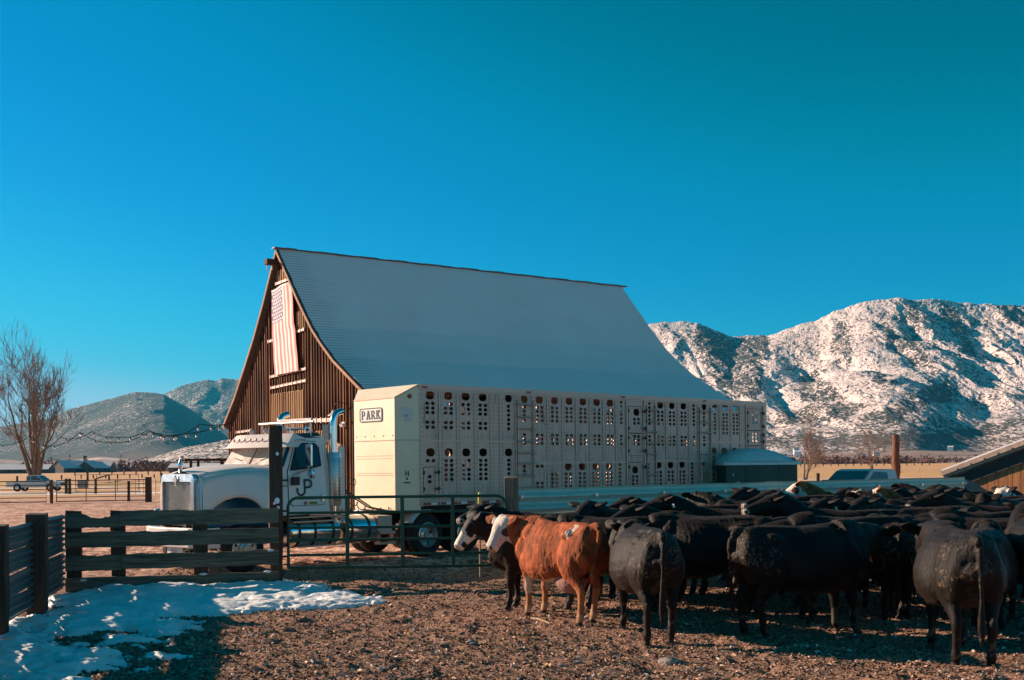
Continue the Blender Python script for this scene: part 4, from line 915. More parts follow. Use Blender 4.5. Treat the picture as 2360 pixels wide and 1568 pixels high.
m = MB(); m.bb(-2.15, -2.05, 1.12, 1.15, 1.40, 1.56); m.build('door_handle', M_CHROME, truck, bevel=.01)
m = MB(); m.bb(-1.24, -1.42, 1.12, 1.20, 1.78, 1.96); m.build('mirror_box', M_BLACK, truck, bevel=.01)
# mirrors
for s in (1, -1):
    m = MB(); m.tube([(-1.36, s * 1.0, 2.74), (-1.5, s * 1.25, 2.76), (-1.62, s * 1.34, 2.66), (-1.62, s * 1.34, 2.22), (-1.55, s * 1.25, 2.10), (-1.3, s * 1.1, 2.0)], .018, 8)
    m.cyl((-1.62, s * 1.33, 2.12), (-1.7, s * 1.35, 2.1), .012); fr = m.build('mirror_arm', M_CHROME, truck, smooth=True)
    m = MB(); m.bb(-1.56, -1.60, s * 1.20, s * 1.42, 2.18, 2.66); m.build('mirror', M_CHROME, fr, bevel=.015)
    m = MB(); m.lathe([(0, .02), (.08, .015), (.115, 0), (.11, -.03), (0, -.035)], (-1.60, s * 1.34, 2.02), (1, 0, 0), 18); m.build('round_mirror', M_CHROME, fr, smooth=True)
# exhaust stacks with heat shields
for s in (1, -1):
    y = s * 1.0
    m = MB(); m.tube([(-2.50, y, 1.1), (-2.50, y, 3.05), (-2.50, y, 3.18), (-2.53, y, 3.29), (-2.60, y, 3.37), (-2.70, y, 3.41), (-2.76, y, 3.42)], .075, 16, False); m.build('exhaust_stack', M_CHROME, truck, smooth=True)
    m = MB(); m.lathe([(.16, 0), (.165, .01), (.165, 1.18), (.16, 1.19)], (-2.50, y, 1.30), (0, 0, 1), 24); sh_ = m.build('heat_shield', M_RIM, truck, smooth=True)
    m = MB()
    for i in range(30):
        for j in range(9): a = (j - 4) * .17 + (i % 2) * .085; m.box((-2.50 + .167 * math.sin(a), y + s * .167 * math.cos(a), 1.42 + i * .032), (.014, .006, .014), Matrix.Rotation(-s * a, 3, 'Z'))
    m.build('shield_perforation', M_BLACK, sh_, kind='stuff')
# frame, tanks, steps, fifth wheel
m = MB(); 
for s in (1, -1): m.bb(-7.4, .9, s * .38, s * .46, .78, 1.02)
m.bb(-7.3, -7.2, -.46, .46, .8, 1.0); m.bb(-2.8, -2.7, -.46, .46, .8, 1.0); build_each(m, 'chassis', M_BLACK, truck)
m = MB(); m.bb(.6, -2.3, -.38, .38, .62, 1.3); m.build('engine_block', M_BLACK, truck)
def tank(x0, x1, s, straps, nm='fuel_tank'):
    y, z, r = s * .80, .74, .33; a, b = max(x0, x1), min(x0, x1)
    m = MB(); m.lathe([(0, 0), (r * .8, .0), (r * .95, .02), (r, .06), (r, a - b - .06), (r * .95, a - b - .02), (r * .8, a - b), (0, a - b)], (a, y, z), (-1, 0, 0), 32); t_ = m.build(nm, M_CHROME, truck, smooth=True)
    m = MB()
    for x in straps: m.lathe([(r + .006, 0), (r + .01, .01), (r + .01, .06), (r + .006, .07)], (x, y, z), (-1, 0, 0), 32)
    m.build('strap', M_STRAP, t_, smooth=True)
    return t_
for s in (1, -1):
    tank(-1.22, -2.62, s, (-1.42, -1.85, -2.35)); tank(-2.78, -3.68, s, (-2.88, -3.4), 'rear_tank')
    m = MB(); m.bb(-1.20, -2.55, s * .70, s * 1.12, 1.065, 1.09); m.bb(-1.3, -2.5, s * .88, s * 1.13, .965, .995); m.bb(-1.45, -2.6, s * 1.0, s * 1.16, .425, .455)
    build_each(m, 'running_board', M_ALU2, truck)
    m = MB(); m.bb(-3.72, -4.15, s * .6, s * 1.08, .62, 1.02); m.bb(-3.72, -4.2, s * .95, s * 1.16, .60, .66); m.bb(-3.72, -4.2, s * .95, s * 1.18, .36, .41); m.bb(-3.74, -3.77, s * 1.0, s * 1.1, .36, .62); m.bb(-4.15, -4.18, s * 1.0, s * 1.1, .36, .62); m.build('tool_box', M_ALU2, truck)
m = MB(); m.bb(-5.4, -6.6, -.45, .45, 1.03, 1.10); m.build('fifth_wheel', M_BLACK, truck)
m = MB(); m.bb(-2.34, -2.42, -.9, .9, 1.15, 2.6); m.bb(-2.6, -4.4, -.44, .44, 1.03, 1.06); m.build('deck_plate', M_ALU2, truck)
m = MB(); m.bb(-2.66, -2.86, .72, .96, 1.2, 2.62); m.bb(-2.66, -2.86, -.96, -.72, 1.2, 2.62); m.add([(-2.66, .72, 2.62), (-2.66, .96, 2.62), (-2.5, .96, 2.78), (-2.5, .72, 2.78), (-2.86, .72, 2.62), (-2.86, .96, 2.62)], [(0, 1, 2, 3), (2, 3, 4, 5)]); build_each(m, 'cab_extender', M_TW, truck, bevel=.02)
for s in (1, -1):
    m = MB(); a0 = [(-5.2 + .60 * math.cos(R(a)), .52 + .60 * math.sin(R(a))) for a in range(30, 115, 12)]; V = [(x, s * .72, z) for x, z in a0] + [(x, s * 1.22, z) for x, z in a0]; k = len(a0)
    m.add(V, [(i, i + 1, k + i + 1, k + i) for i in range(k - 1)]); q_ = m.build('quarter_fender', M_WHITE, truck, smooth=True); q_.modifiers.new('s', 'SOLIDIFY').thickness = .02
    wheel(truck, .0, s * 1.06, s, .50, .28, name='front_wheel')
    for x in (-5.2, -6.5): wheel(truck, x, s * 1.08, s, .51, .26, deep=True, name='drive_wheel'); wheel(truck, x, s * .76, s, .51, .26, deep=True, name='inner_drive_wheel')
m = MB(); m.bb(-.0, .1, -.95, .95, .42, .56); m.cyl((-5.2, -1, .51), (-5.2, 1, .51), .09); m.cyl((-6.5, -1, .51), (-6.5, 1, .51), .09); build_each(m, 'axles', M_BLACK, truck)
m = MB()
for s in (1, -1): m.bb(-7.25, -7.27, s * .65, s * 1.2, .25, .95)
m.build('mud_flap', M_RUB, truck)
# air and electric hoses coiled between cab and trailer
def tw(x, y, z): return (x, y, z)
m = MB(); g = random.Random(4)
for k, (y, r) in enumerate(((.35, .02), (.1, .018), (-.15, .02))):
    P = []
    for i in range(90):
        q = i / 89; P.append((-2.7 - q * 2.0, y + .07 * math.cos(q * 60) + .35 * q, 1.95 - .8 * q - .55 * math.sin(q * PI) * (.6 + k * .2) + .07 * math.sin(q * 60)))
    m.tube(P, .012, 5)
for y in (.62, .5):
    P = [(-2.75, y, 2.0), (-2.9, y + .05, 1.75), (-3.3, y + .1, 1.5), (-3.9, y + .05, 1.2), (-4.6, y, 1.08)]; m.tube(P, .018, 6)
for k in range(5): c0 = (-2.95 - .09 * k, .62 + .02 * k, 1.93 - .03 * k); m.tube([(c0[0] + .06 * math.cos(a * .7), c0[1] + .03 * math.sin(a * .35), c0[2] + .08 * math.sin(a * .7)) for a in range(10)], .009, 5)
m.build('air_hoses', M_BLACK, truck, smooth=True)
m = MB(); m.sphere((-2.85, .60, 1.80), .13, 12, 8, (.8, .7, 1.5)); m.sphere((-2.95, .62, 1.25), .1, 12, 8, (.8, .7, 2.2)); b_ = build_each(m, 'plastic_bag', plain('dirty_plastic', (.6, .5, .46), .5, 0, .3, 9), truck, smooth=True)
# ================================================================== FENCES AND GATES
M_FW = wood('fence_wood', (.035, .036, .028), (.26, .23, .16), .55, 'x', .9, 1.); M_POST = wood('post_wood', (.035, .022, .016), (.12, .07, .045), .9, 'z', .9, .9)
def post(name, x, y, w, d, h, rz, label, group=None, mat=None, parent=None, tilt=0):
    m = MB(); n = 7; g = random.Random(int(x * 100)); V = []; F = []
    for i in range(n):
        z = -.15 + (h + .15) * i / (n - 1); j = .012
        for a, b in ((-1, -1), (1, -1), (1, 1), (-1, 1)): V.append((a * w / 2 + g.uniform(-j, j) + tilt * z, b * d / 2 + g.uniform(-j, j), z + (g.uniform(-.015, .015) if i == n - 1 else 0)))
    for i in range(n - 1):
        for k in range(4): F.append((i * 4 + k, i * 4 + (k + 1) % 4, (i + 1) * 4 + (k + 1) % 4, (i + 1) * 4 + k))
    F += [(3, 2, 1, 0), tuple(range(4 * n - 4, 4 * n))]; m.add(V, F); o = m.build(name, mat or M_POST, parent, bevel=.008)
    o.location = (x, y, 0); o.rotation_euler = (0, 0, rz)
    if label: tag(o, label, 'post', group)
    return o
A_ = Vector((-7.90, 19.75, 0)); B_ = Vector((-4.40, 20.60, 0)); fa = math.atan2(B_.y - A_.y, B_.x - A_.x); fl = (B_ - A_).length
pf = empty('plank_fence', A_, fa, label='weathered plank fence of four wide boards with snow along its foot', cat='fence')
g = random.Random(9)
def board(x0, x1, zc, h, y, wav=.02, notch=None, sag=0):
    n = 26; V = []
    for i in range(n):
        q = i / (n - 1); x = x0 + (x1 - x0) * q; t_ = zc + h / 2 + g.uniform(-wav, wav) * .5 + .008 * math.sin(q * 9); b_ = zc - h / 2 + g.uniform(-wav, wav) * .35
        if notch and notch[0] < x < notch[1]: t_ -= .075 * math.sin(PI * (x - notch[0]) / (notch[1] - notch[0])) ** .6
        V += [(x, y - .022, b_), (x, y - .022, t_), (x, y + .022, t_), (x, y + .022, b_)]
    F = [(i * 4 + k, i * 4 + (k + 1) % 4, (i + 1) * 4 + (k + 1) % 4, (i + 1) * 4 + k) for i in range(n - 1) for k in range(4)] + [(3, 2, 1, 0), tuple(range(4 * n - 4, 4 * n))]
    m = MB(); m.add(V, F); m.build('plank', M_FW, pf)
for zc, h, nt in ((1.25, .27, 1), (.91, .27, 0), (.485, .27, 0), (.09, .24, 0)):
    if nt: board(-.05, .88, zc + .0, h - .02, -.10, notch=(.28, .8)); board(.87, fl + .05, zc + .03, h, -.125)
    elif zc > .8: board(-.05, fl + .05, zc, h, -.12)
    elif zc > .3: board(-.05, .90, zc + .01, h, -.10); board(.90, fl + .05, zc + .02, h, -.12)
    else: board(-.05, fl + .05, zc + .03, h, -.12)
for x, h, w in ((.08, 1.43, .25), (.83, 1.42, .24), (2.25, 1.24, .25)): 
    o = post('post', 0, 0, w, .16, h, 0, None, parent=pf); o.location = (x, .0, 0); o.rotation_euler = (0, 0, 0)
m = MB()
for x, z in ((.1, 1.25), (.1, .9), (.1, .48), (.83, 1.28), (.83, .9), (2.25, 1.3), (2.25, .92), (2.25, .5), (3.5, 1.3), (3.5, .9), (3.5, .5)):
    for dz in (-.06, .07): m.cyl((x + dz * .3, -.16, z + dz), (x + dz * .3, -.135, z + dz), .009, n=6)
m.build('nails', M_BLACK, pf, kind='stuff')
m = MB(); gs = random.Random(2)
for x, z in ((.25, .20), (2.3, .24), (3.45, .245), (3.5, .64)):
    m = MB(); m.sphere((x, -.12, z), .05, 9, 6, (1.6, .8, .5)); m.build('snow_lump', M_SNOW, pf, smooth=True)
tp = post('gate_post', B_.x - .02, B_.y + .12, .24, .26, 2.95, fa, 'tall dark square timber post rising between the plank fence and the green gate')
m = MB(); 
for z, x, s in ((2.42, .03, .03), (1.55, .02, .05), (1.42, .04, .03), (1.5, -.03, .025)): m.sphere((x, -.135, z), s, 8, 5, (1, .3, 1.2))
m.build('snow_patch', M_SNOW, tp, smooth=True)
# green tube gate, leaf swung between the tall post and the metal fence
GA, GB = Vector((-4.20, 20.75, 0)), Vector((-.12, 20.95, 0)); ga = math.atan2(GB.y - GA.y, GB.x - GA.x); gl = (GB - GA).length
gate = empty('tube_gate', GA, ga, label='dark green tubular steel gate with rounded corners standing before the truck', cat='gate')
M_GREEN = plain('gate_green', (.005, .07, .038), .4, 0, .25, 8); z0, z1 = .27, 1.595; r_ = .19
m = MB(); P = [(0, 0, z0), (0, 0, z1 - r_)] + [(r_ - r_ * math.cos(R(a)), 0, z1 - r_ + r_ * math.sin(R(a))) for a in range(15, 91, 15)] + [(gl - r_ + r_ * math.sin(R(a)), 0, z1 - r_ + r_ * math.cos(R(a))) for a in range(0, 91, 15)] + [(gl, 0, z0)]
m.tube(P, .028, 10); m.build('gate_frame', M_GREEN, gate, smooth=True)
for z in (z0 + .01, .52, .80, 1.03, 1.31):
    m = MB(); m.cyl((.0, 0, z), (gl, 0, z), .027, n=10); m.build('rail', M_GREEN, gate, smooth=True)
for x in (1.10, 2.13, 3.08): m = MB(); m.bb(x - .035, x + .035, -.034, .034, z0, z1 - .01); m.build('upright', M_GREEN, gate, bevel=.006)
m = MB(); m.cyl((-.12, .0, .5), (0, 0, .5), .018); m.cyl((-.12, 0, 1.35), (0, 0, 1.35), .018); m.build('hinge_pin', M_BLACK, gate)
# corrugated sheets
def corr(p0, p1, z0, z1, step=.085, amp=.022, sag=.01, seed=1, wave=.0, ragged=False):
    """horizontal corrugations between p0 and p1, ribs run along the fence"""
    d = (p1 - p0).length; nu = max(3, int(d / .12)); nv = int((z1 - z0) / .008); u = np.linspace(0, d, nu); v = np.linspace(z0, z1, nv); U, V_ = np.meshgrid(u, v)
    Y = amp * np.sin(V_ * 2 * PI / step) + .012 * (fbm(U * .8, V_ * 2, 3, seed) - .5); Z = V_ + sag * np.sin(U * 1.7 + seed) 
    if ragged: U = U + np.where(U > d * .99, .035 * np.sin(V_ * 2 * PI / step) , 0)
    return np.stack([U, Y, Z], -1).reshape(-1, 3), grid_faces(nu, nv)
def m_corr(nm, c1, c2, rust):
    t = NT(nm); n = t.noise(1.2, 5, .7, t.map((.6, 1, 3))); n2 = t.noise(7, 5, .7, t.map((1, 1, .5))); c = t.mix(t.ramp(n, [(.3, 0.), (.7, 1.)]), c1, c2); c = t.mix(t.math('MULTIPLY', t.ramp(n2, [(.55, 0.), (.7, .7)]), rust), c, (.16, .09, .05)); return t.set(c, .5, .25)
M_C1 = m_corr('corrugated_dark', (.07, .10, .10), (.16, .19, .18), .8); M_C2 = m_corr('corrugated_pale', (.55, .62, .52), (.72, .76, .62), .35)
# left fence: from the plank fence corner towards the camera (it goes on outside the frame and shades the corner)
L0 = Vector((-7.98, 19.75, 0)); LD = Vector((1.31, -5.5, 0)).normalized()
cf = empty('corrugated_fence', L0, math.atan2(LD.y, LD.x), label='dark corrugated metal fence on heavy timber posts at the left edge', cat='fence')
for k, (a, b) in enumerate(((.05, 2.9), (2.92, 5.6), (5.62, 8.6), (8.62, 12), (12.02, 16))):
    for (za, zb) in ((.06, .37), (.39, .70), (.72, 1.02), (1.04, 1.36)):
        V, F = corr(Vector((a, 0, 0)), Vector((b, 0, 0)), za, zb + .015 * (k == 0), seed=k * 5 + int(za * 10), amp=.026, step=.10, ragged=True)
        V[:, 0] += a; V[:, 2] += (V[:, 0] / 16) * .10; np_mesh('metal_sheet', V, F, M_C1, cf)
for x, h in ((2.92, 1.50), (5.55, 1.46), (8.6, 1.5), (12, 1.5)): o = post('post', 0, 0, .27, .27, h, 0, None, parent=cf); o.location = (x, .05 if x != 5.55 else .0, 0)
# long pale fence behind the herd
C0, C1 = Vector((-.02, 21.27, 0)), Vector((12.45, 30.6, 0)); C2_ = Vector((16.0, 33.0, 0))
cp = empty('guardrail_fence', C0, math.atan2(C1.y - C0.y, C1.x - C0.x), label='pale galvanised corrugated fence running behind the herd', cat='fence')
Lc = (C1 - C0).length; ns = 5
for k in range(ns):
    a, b = Lc * k / ns + .0, Lc * (k + 1) / ns + .12
    for zi, (za, zb) in enumerate(((.1, .62), (.64, 1.17), (1.19, 1.72))):
        V, F = corr(Vector((a, 0, 0)), Vector((b, 0, 0)), za, zb, .23, .045, .004, k + 3, ragged=(k == 0)); V[:, 0] += a; V[:, 1] += .02 * (k % 2); np_mesh('metal_sheet', V, F, M_C2, cp)
for k in range(7): o = post('post', 0, 0, .2, .2, 1.6, 0, None, parent=cp); o.location = (.8 + k * 2.4, .22, 0)
m = MB(); 
for k in range(9):
    for z in (.4, 1.0, 1.55): m.cyl((.2 + k * 1.9, -.09, z), (.2 + k * 1.9, -.02, z), .035, n=10)
m.build('bolts', M_CHROME, cp, kind='stuff')
post('fence_post', -.02, 21.15, .26, .26, 1.93, 0, 'brown timber post at the start of the pale metal fence', mat=wood('brown_post', (.12, .06, .04), (.45, .26, .17), .9, 'z'))
m = MB(); m.cyl((0, 0, 0), (0, 0, 1.45), .018, n=8); rod = m.build('marker_rod', plain('rod_tan', (.5, .36, .26), .6), None, label='thin upright rod with a yellow tip beside the gate end', cat='rod'); rod.location = (-.62, 21.0, 0)
m = MB(); m.lathe([(.02, 1.42), (.032, 1.45), (.034, 1.6), (.02, 1.66), (0, 1.67)], (0, 0, 0), n=10); m.build('tip', plain('yellow_tip', (.8, .62, .1), .4), rod, smooth=True)
# ================================================================== CATTLE
def cr(P, n):
    """Catmull-Rom resampling of station rows"""
    P = np.asarray(P, float); m = len(P); out = []
    for i in range(m - 1):
        a, b, c, d = P[max(i - 1, 0)], P[i], P[i + 1], P[min(i + 2, m - 1)]
        for k in range(n):
            t = k / n; out.append(.5 * ((2 * b) + (-a + c) * t + (2 * a - 5 * b + 4 * c - d) * t * t + (-a + 3 * b - 3 * c + d) * t ** 3))
    out.append(P[-1]); return np.array(out)
def loft(mb, st, side=(0, 1, 0), n=18, res=4, sq=2.0, egg=0.):
    """st rows: x,y,z, half width, half height; ring lies across the path; egg > 0 makes the lower part wider"""
    S_ = cr(st, res); C = S_[:, :3]; m = len(S_); V = []; F = []
    for i in range(m):
        T = C[min(i + 1, m - 1)] - C[max(i - 1, 0)]; T /= np.linalg.norm(T) + 1e-9
        s = np.array(side, float); s -= T * s.dot(T); s /= np.linalg.norm(s) + 1e-9; u = np.cross(T, s)
        if u[2] < 0 and abs(u[2]) > .05 and abs(T[2]) < .9: u = -u
        hw, hh = max(S_[i, 3], .004), max(S_[i, 4], .004)
        for j in range(n):
            a = 2 * PI * j / n; ca, sa = math.cos(a), math.sin(a); e = 2 / sq
            x = math.copysign(abs(ca) ** e, ca) * (1 - egg * sa); y = math.copysign(abs(sa) ** e, sa); V.append(C[i] + s * hw * x + u * hh * y)
    for i in range(m - 1):
        for j in range(n): k = (j + 1) % n; F.append((i * n + j, i * n + k, (i + 1) * n + k, (i + 1) * n + j))
    F.append(tuple(range(n - 1, -1, -1))); F.append(tuple((m - 1) * n + j for j in range(n))); mb.add(V, F)
def rot(v, ax, a): return np.array(Matrix.Rotation(a, 3, Vector(ax)) @ Vector(v))
def coat_mat(name, rough, spec, furry, dirt=.0):
    t = NT(name); a = t.attr('coat').outputs['Color']; v = t.map((1, 1, .40)); n = t.noise(30, 5, .7, v, 1.6); n2 = t.noise(5, 4, .6); n3 = t.noise(60, 4, .75, t.map((1, 1, .35)), .6)
    c = t.mix(t.math('MULTIPLY', t.ramp(n, [(.35, 1.), (.6, 0.)]), .55), a, t.mix(1., a, (.5, .42, .38), 'MULTIPLY'))
    c = t.mix(t.math('MULTIPLY', t.ramp(n2, [(.5, 0.), (.75, 1.)]), .35), c, t.mix(1., c, (1.7, 1.6, 1.55), 'MULTIPLY'))
    t.bump(t.math('ADD', n, t.math('MULTIPLY', n3, .7)), furry, .02)
    return t.set(c, rough, 0, **{'Sheen Weight': spec, 'Sheen Roughness': .45, 'Sheen Tint': (1, .66, .46), 'Specular IOR Level': .22})
M_COATB = coat_mat('black_coat', .50, .05, .5); M_COATR = coat_mat('red_coat', .75, .05, .7)
M_EYE = plain('eye', (.01, .008, .008), .08, 0, 0); M_TAGW = plain('white_tag', (.85, .8, .6), .4, 0, .05); M_TAGR = plain('red_tag', (.7, .03, .03), .4, 0, .05)
def cow_mesh(name, kind='black', neck_yaw=0., neck_pitch=.35, head_yaw=0., head_pitch=-.75, neck_len=.52, fat=1., legs=(0, 0, 0, 0), tail='down', voxel=.017, fur=.0045, seed=0, udder=False, tailyaw=0.):
    """returns mesh and head frame. faces +x, withers at 1.36 m"""
    mb = MB(); f = fat
    # trunk
    loft(mb, [(-.94, 0, 1.13, .06, .09), (-.90, 0, 1.09, .18, .20), (-.80, 0, 1.06, .255, .285), (-.60, 0, 1.03, .295 * f, .335), (-.38, 0, 1.0, .285 * f, .355), (-.12, 0, .95, .37 * f, .42), (.14, 0, .94, .38 * f, .435), (.38, 0, .955, .33 * f, .425), (.58, 0, 1.0, .265, .365), (.74, 0, 1.03, .21, .29), (.84, 0, 1.05, .13, .19)], n=26, res=4, sq=2.2, egg=.17)
    # hips, topline, shoulder blades, brisket
    for s in (1, -1):
        loft(mb, [(-.66, s * .17, 1.20, .06, .06), (-.55, s * .20, 1.215, .085, .085), (-.42, s * .18, 1.20, .06, .06)], n=12, res=3)
        loft(mb, [(.40, s * .13, 1.33, .05, .03), (.45, s * .215, 1.16, .12, .075), (.52, s * .26, .96, .14, .075), (.58, s * .25, .80, .10, .06)], side=(1, 0, 0), n=12, res=3)
        loft(mb, [(-.80, s * .09, 1.27, .09, .07), (-.835, s * .115, 1.16, .12, .12), (-.835, s * .14, 1.0, .135, .13), (-.80, s * .155, .84, .13, .115), (-.76, s * .16, .70, .10, .085)], n=14, res=3)
    loft(mb, [(-.95, 0, 1.27, .035, .04), (-.75, 0, 1.33, .09, .05), (-.4, 0, 1.335, .12, .05), (0, 0, 1.315, .11, .05), (.35, 0, 1.35, .085, .05), (.62, 0, 1.33, .07, .05)], n=12, res=3)
    loft(mb, [(.86, 0, .86, .05, .07), (.78, 0, .74, .09, .10), (.55, 0, .64, .10, .09), (.3, 0, .60, .08, .06)], n=12, res=3)
    loft(mb, [(-.80, 0, 1.30, .13, .09), (-.88, 0, 1.22, .135, .10), (-.89, 0, 1.12, .12, .10), (-.85, 0, 1.05, .10, .11), (-.80, 0, .88, .10, .10)], n=14, res=3)
    mb.sphere((-.79, 0, 1.12), .25, 24, 16, (.82, .92, 1.0)); mb.sphere((-.77, 0, .98), .24, 24, 16, (.80, 1.12, 1.0))
    # neck and head
    b = np.array([.60, 0, 1.14]); d = rot(rot((1, 0, 0), (0, 1, 0), -neck_pitch), (0, 0, 1), neck_yaw * .5); d2 = rot(rot((1, 0, 0), (0, 1, 0), -neck_pitch * .9), (0, 0, 1), neck_yaw)
    p1 = b + d * neck_len * .5; p2 = p1 + d2 * neck_len * .5; side = rot((0, 1, 0), (0, 0, 1), neck_yaw * .6)
    loft(mb, [(*(b - d * .16), .23, .32), (*b, .215, .31), (*(b * .45 + p1 * .55 + np.array((0, 0, -.03))), .185, .27), (*p1, .165, .235), (*(p1 * .4 + p2 * .6), .145, .20), (*(p2 + d2 * .02), .13, .17), (*(p2 + d2 * .10), .07, .09)], side=side, n=18, res=3, sq=2.1)
    hy = neck_yaw + head_yaw; F_ = rot(rot((1, 0, 0), (0, 1, 0), -head_pitch), (0, 0, 1), hy); Sd = rot((0, 1, 0), (0, 0, 1), hy); U_ = np.cross(F_, Sd); U_ = U_ if U_[2] > 0 or abs(F_[2]) > .95 else -U_
    P0 = p2 + np.array((0, 0, .12)) + d2 * .04
    HSC = 1.08; HL = .86 if kind == 'red' else 1.0; hs = [(-.07, .06, .07, .075), (-.02, .075, .10, .10), (.06, .095, .115, .125), (.13, .105, .124, .138), (.20, .11, .114, .138), (.28, .105, .096, .122), (.36, .098, .084, .102), (.43, .094, .082, .092), (.49, .094, .088, .086), (.535, .096, .080, .072), (.56, .097, .045, .04)]
    loft(mb, [(*(P0 + F_ * a * HSC * HL - U_ * dn * HSC), w * HSC, h * HSC) for a, dn, w, h in hs], side=Sd, n=20, res=3, sq=2.25)
    for s in (1, -1):
        e0 = P0 + (F_ * .05 - U_ * .05 + Sd * s * .09) * HSC; ax = Sd * s * .88 - F_ * .22 + U_ * .16 ; ax /= np.linalg.norm(ax)
        loft(mb, [(*e0, .04, .026), (*(e0 + ax * .06), .07, .032), (*(e0 + ax * .13), .09, .032), (*(e0 + ax * .20), .07, .026), (*(e0 + ax * .25), .022, .016)], side=F_, n=12, res=3)
        q = P0 + (F_ * .14 * HL - U_ * .055 + Sd * s * .108) * HSC; loft(mb, [(*(q - F_ * .03), .012, .012), (*q, .03, .026), (*(q + F_ * .035), .012, .012)], side=Sd, n=10, res=2)   # brow over the eye
        q = P0 + (F_ * .525 * HL - U_ * .075 + Sd * s * .04) * HSC; loft(mb, [(*(q - F_ * .03), .02, .02), (*q, .026, .024), (*(q + F_ * .02), .012, .012)], side=Sd, n=10, res=2)
    loft(mb, [(*(P0 - F_ * .05 - U_ * .03), .05, .03), (*(P0 + F_ * .0 - U_ * .0), .055, .035), (*(P0 + F_ * .06 + U_ * .0), .045, .02)], side=Sd, n=12, res=3)
    # legs: front knee folds back, hind hock points back
    for i, (s, fr) in enumerate(((1, 1), (-1, 1), (1, 0), (-1, 0))):
        o = legs[i]
        if fr: loft(mb, [(.50, s * .16, .98, .16, .14), (.50 + o * .1, s * .19, .82, .15, .12), (.49 + o * .3, s * .185, .68, .115, .092), (.50 + o * .55, s * .17, .52, .078, .066), (.51 + o * .72, s * .16, .40, .068, .062), (.505 + o * .78, s * .158, .32, .050, .046), (.505 + o * .9, s * .158, .18, .045, .042), (.515 + o * .96, s * .16, .115, .058, .052), (.535 + o, s * .16, .06, .044, .04), (.55 + o, s * .16, .02, .062, .05), (.552 + o, s * .16, .0, .064, .052)], side=(1, 0, 0), n=14, res=3)
        else: loft(mb, [(-.63, s * .15, 1.06, .27, .15), (-.62 + o * .1, s * .205, .92, .265, .145), (-.60 + o * .3, s * .215, .77, .215, .115), (-.66 + o * .5, s * .185, .64, .135, .088), (-.74 + o * .66, s * .172, .53, .085, .062), (-.775 + o * .74, s * .165, .45, .070, .055), (-.765 + o * .8, s * .163, .36, .052, .046), (-.745 + o * .9, s * .162, .20, .046, .043), (-.735 + o * .96, s * .163, .12, .058, .052), (-.715 + o, s * .163, .06, .044, .04), (-.70 + o, s * .163, .02, .062, .05), (-.698 + o, s * .163, .0, .064, .052)], side=(1, 0, 0), n=14, res=3)
    # tail
    ty = tailyaw
    if tail == 'down': loft(mb, [(-.84, 0, 1.34, .05, .045), (-.96, ty * .2, 1.31, .048, .045), (-1.025, ty * .5, 1.18, .036, .034), (-1.03, ty * .8, .98, .028, .026), (-1.02, ty, .78, .024, .024), (-1.01, ty * 1.1, .60, .034, .03), (-1.0, ty * 1.1, .46, .042, .036), (-1.0, ty * 1.15, .34, .03, .028), (-1.0, ty * 1.2, .26, .012, .012)], side=(0, 1, 0), n=10, res=3)
    else: loft(mb, [(-.82, 0, 1.33, .05, .05), (-.95, .0, 1.35, .05, .05), (-1.04, .02, 1.28, .045, .045), (-1.05, .05, 1.12, .034, .034), (-1.03, .07, .94, .028, .028), (-.98, .08, .78, .035, .03), (-.97, .09, .66, .04, .035), (-.97, .09, .58, .015, .015)], side=(0, 1, 0), n=10, res=3)
    if udder: mb.sphere((-.34, 0, .57), .22, 16, 10, (1.15, .95, .85)); 
    me = bpy.data.meshes.new('t'); me.from_pydata(mb.v, [], mb.f); o = bpy.data.objects.new('t', me); COL.objects.link(o)
    r = o.modifiers.new('r', 'REMESH'); r.mode = 'VOXEL'; r.voxel_size = voxel; r.adaptivity = 0
    sm = o.modifiers.new('s', 'CORRECTIVE_SMOOTH') if False else o.modifiers.new('s', 'SMOOTH'); sm.factor = .5; sm.iterations = 6 if voxel < .016 else 5
    dg = bpy.context.evaluated_depsgraph_get(); dg.update(); m2 = bpy.data.meshes.new_from_object(o.evaluated_get(dg)); m2.name = name; bpy.data.objects.remove(o)
    n = len(m2.vertices); V = np.empty(n * 3, np.float32); m2.vertices.foreach_get('co', V); V = V.reshape(-1, 3).astype(float); N = np.empty(n * 3, np.float32); m2.vertices.foreach_get('normal', N); N = N.reshape(-1, 3)
    hd = (V - P0) / HSC; a = hd @ F_ / HL; u = hd @ U_; s = hd @ Sd; neckz = np.linalg.norm(hd, axis=1)
    inhead = (a > -.09) & (np.abs(s) < .16) & (np.abs(u + .09) < .22) & (neckz < .68) & ((V[:, 0] > .55) | (abs(neck_yaw) > .8))
    body = ~inhead; k0 = fbm(V[:, 0] * 6, V[:, 2] * 6 + V[:, 1] * 4, 3, seed + 40)
    ff = 1.5; k = fbm((V[:, 0] * 26 + V[:, 1] * 9 + seed) * ff + 3 * k0, V[:, 2] * 11 + V[:, 1] * 13, 4, seed, .6) - .5; k2 = fbm(V[:, 0] * 7 + V[:, 1] * 3 + 5 * seed, V[:, 2] * 7 - V[:, 1] * 6, 3, seed + 3) - .5
    amp = np.where(body & (V[:, 2] > .5), fur, fur * .35); V += N * (k * amp * 2.2 + k2 * amp * 2.6)[:, None]
    m2.vertices.foreach_set('co', V.astype(np.float32).ravel()); m2.update()
    blk = np.array([.0085, .0052, .0040]) if kind != 'red' else np.array([.50, .135, .035]); C = np.tile(blk, (n, 1)); J = fbm(V[:, 0] * 14 + seed, V[:, 2] * 14 + V[:, 1] * 9, 3, seed + 9) - .5
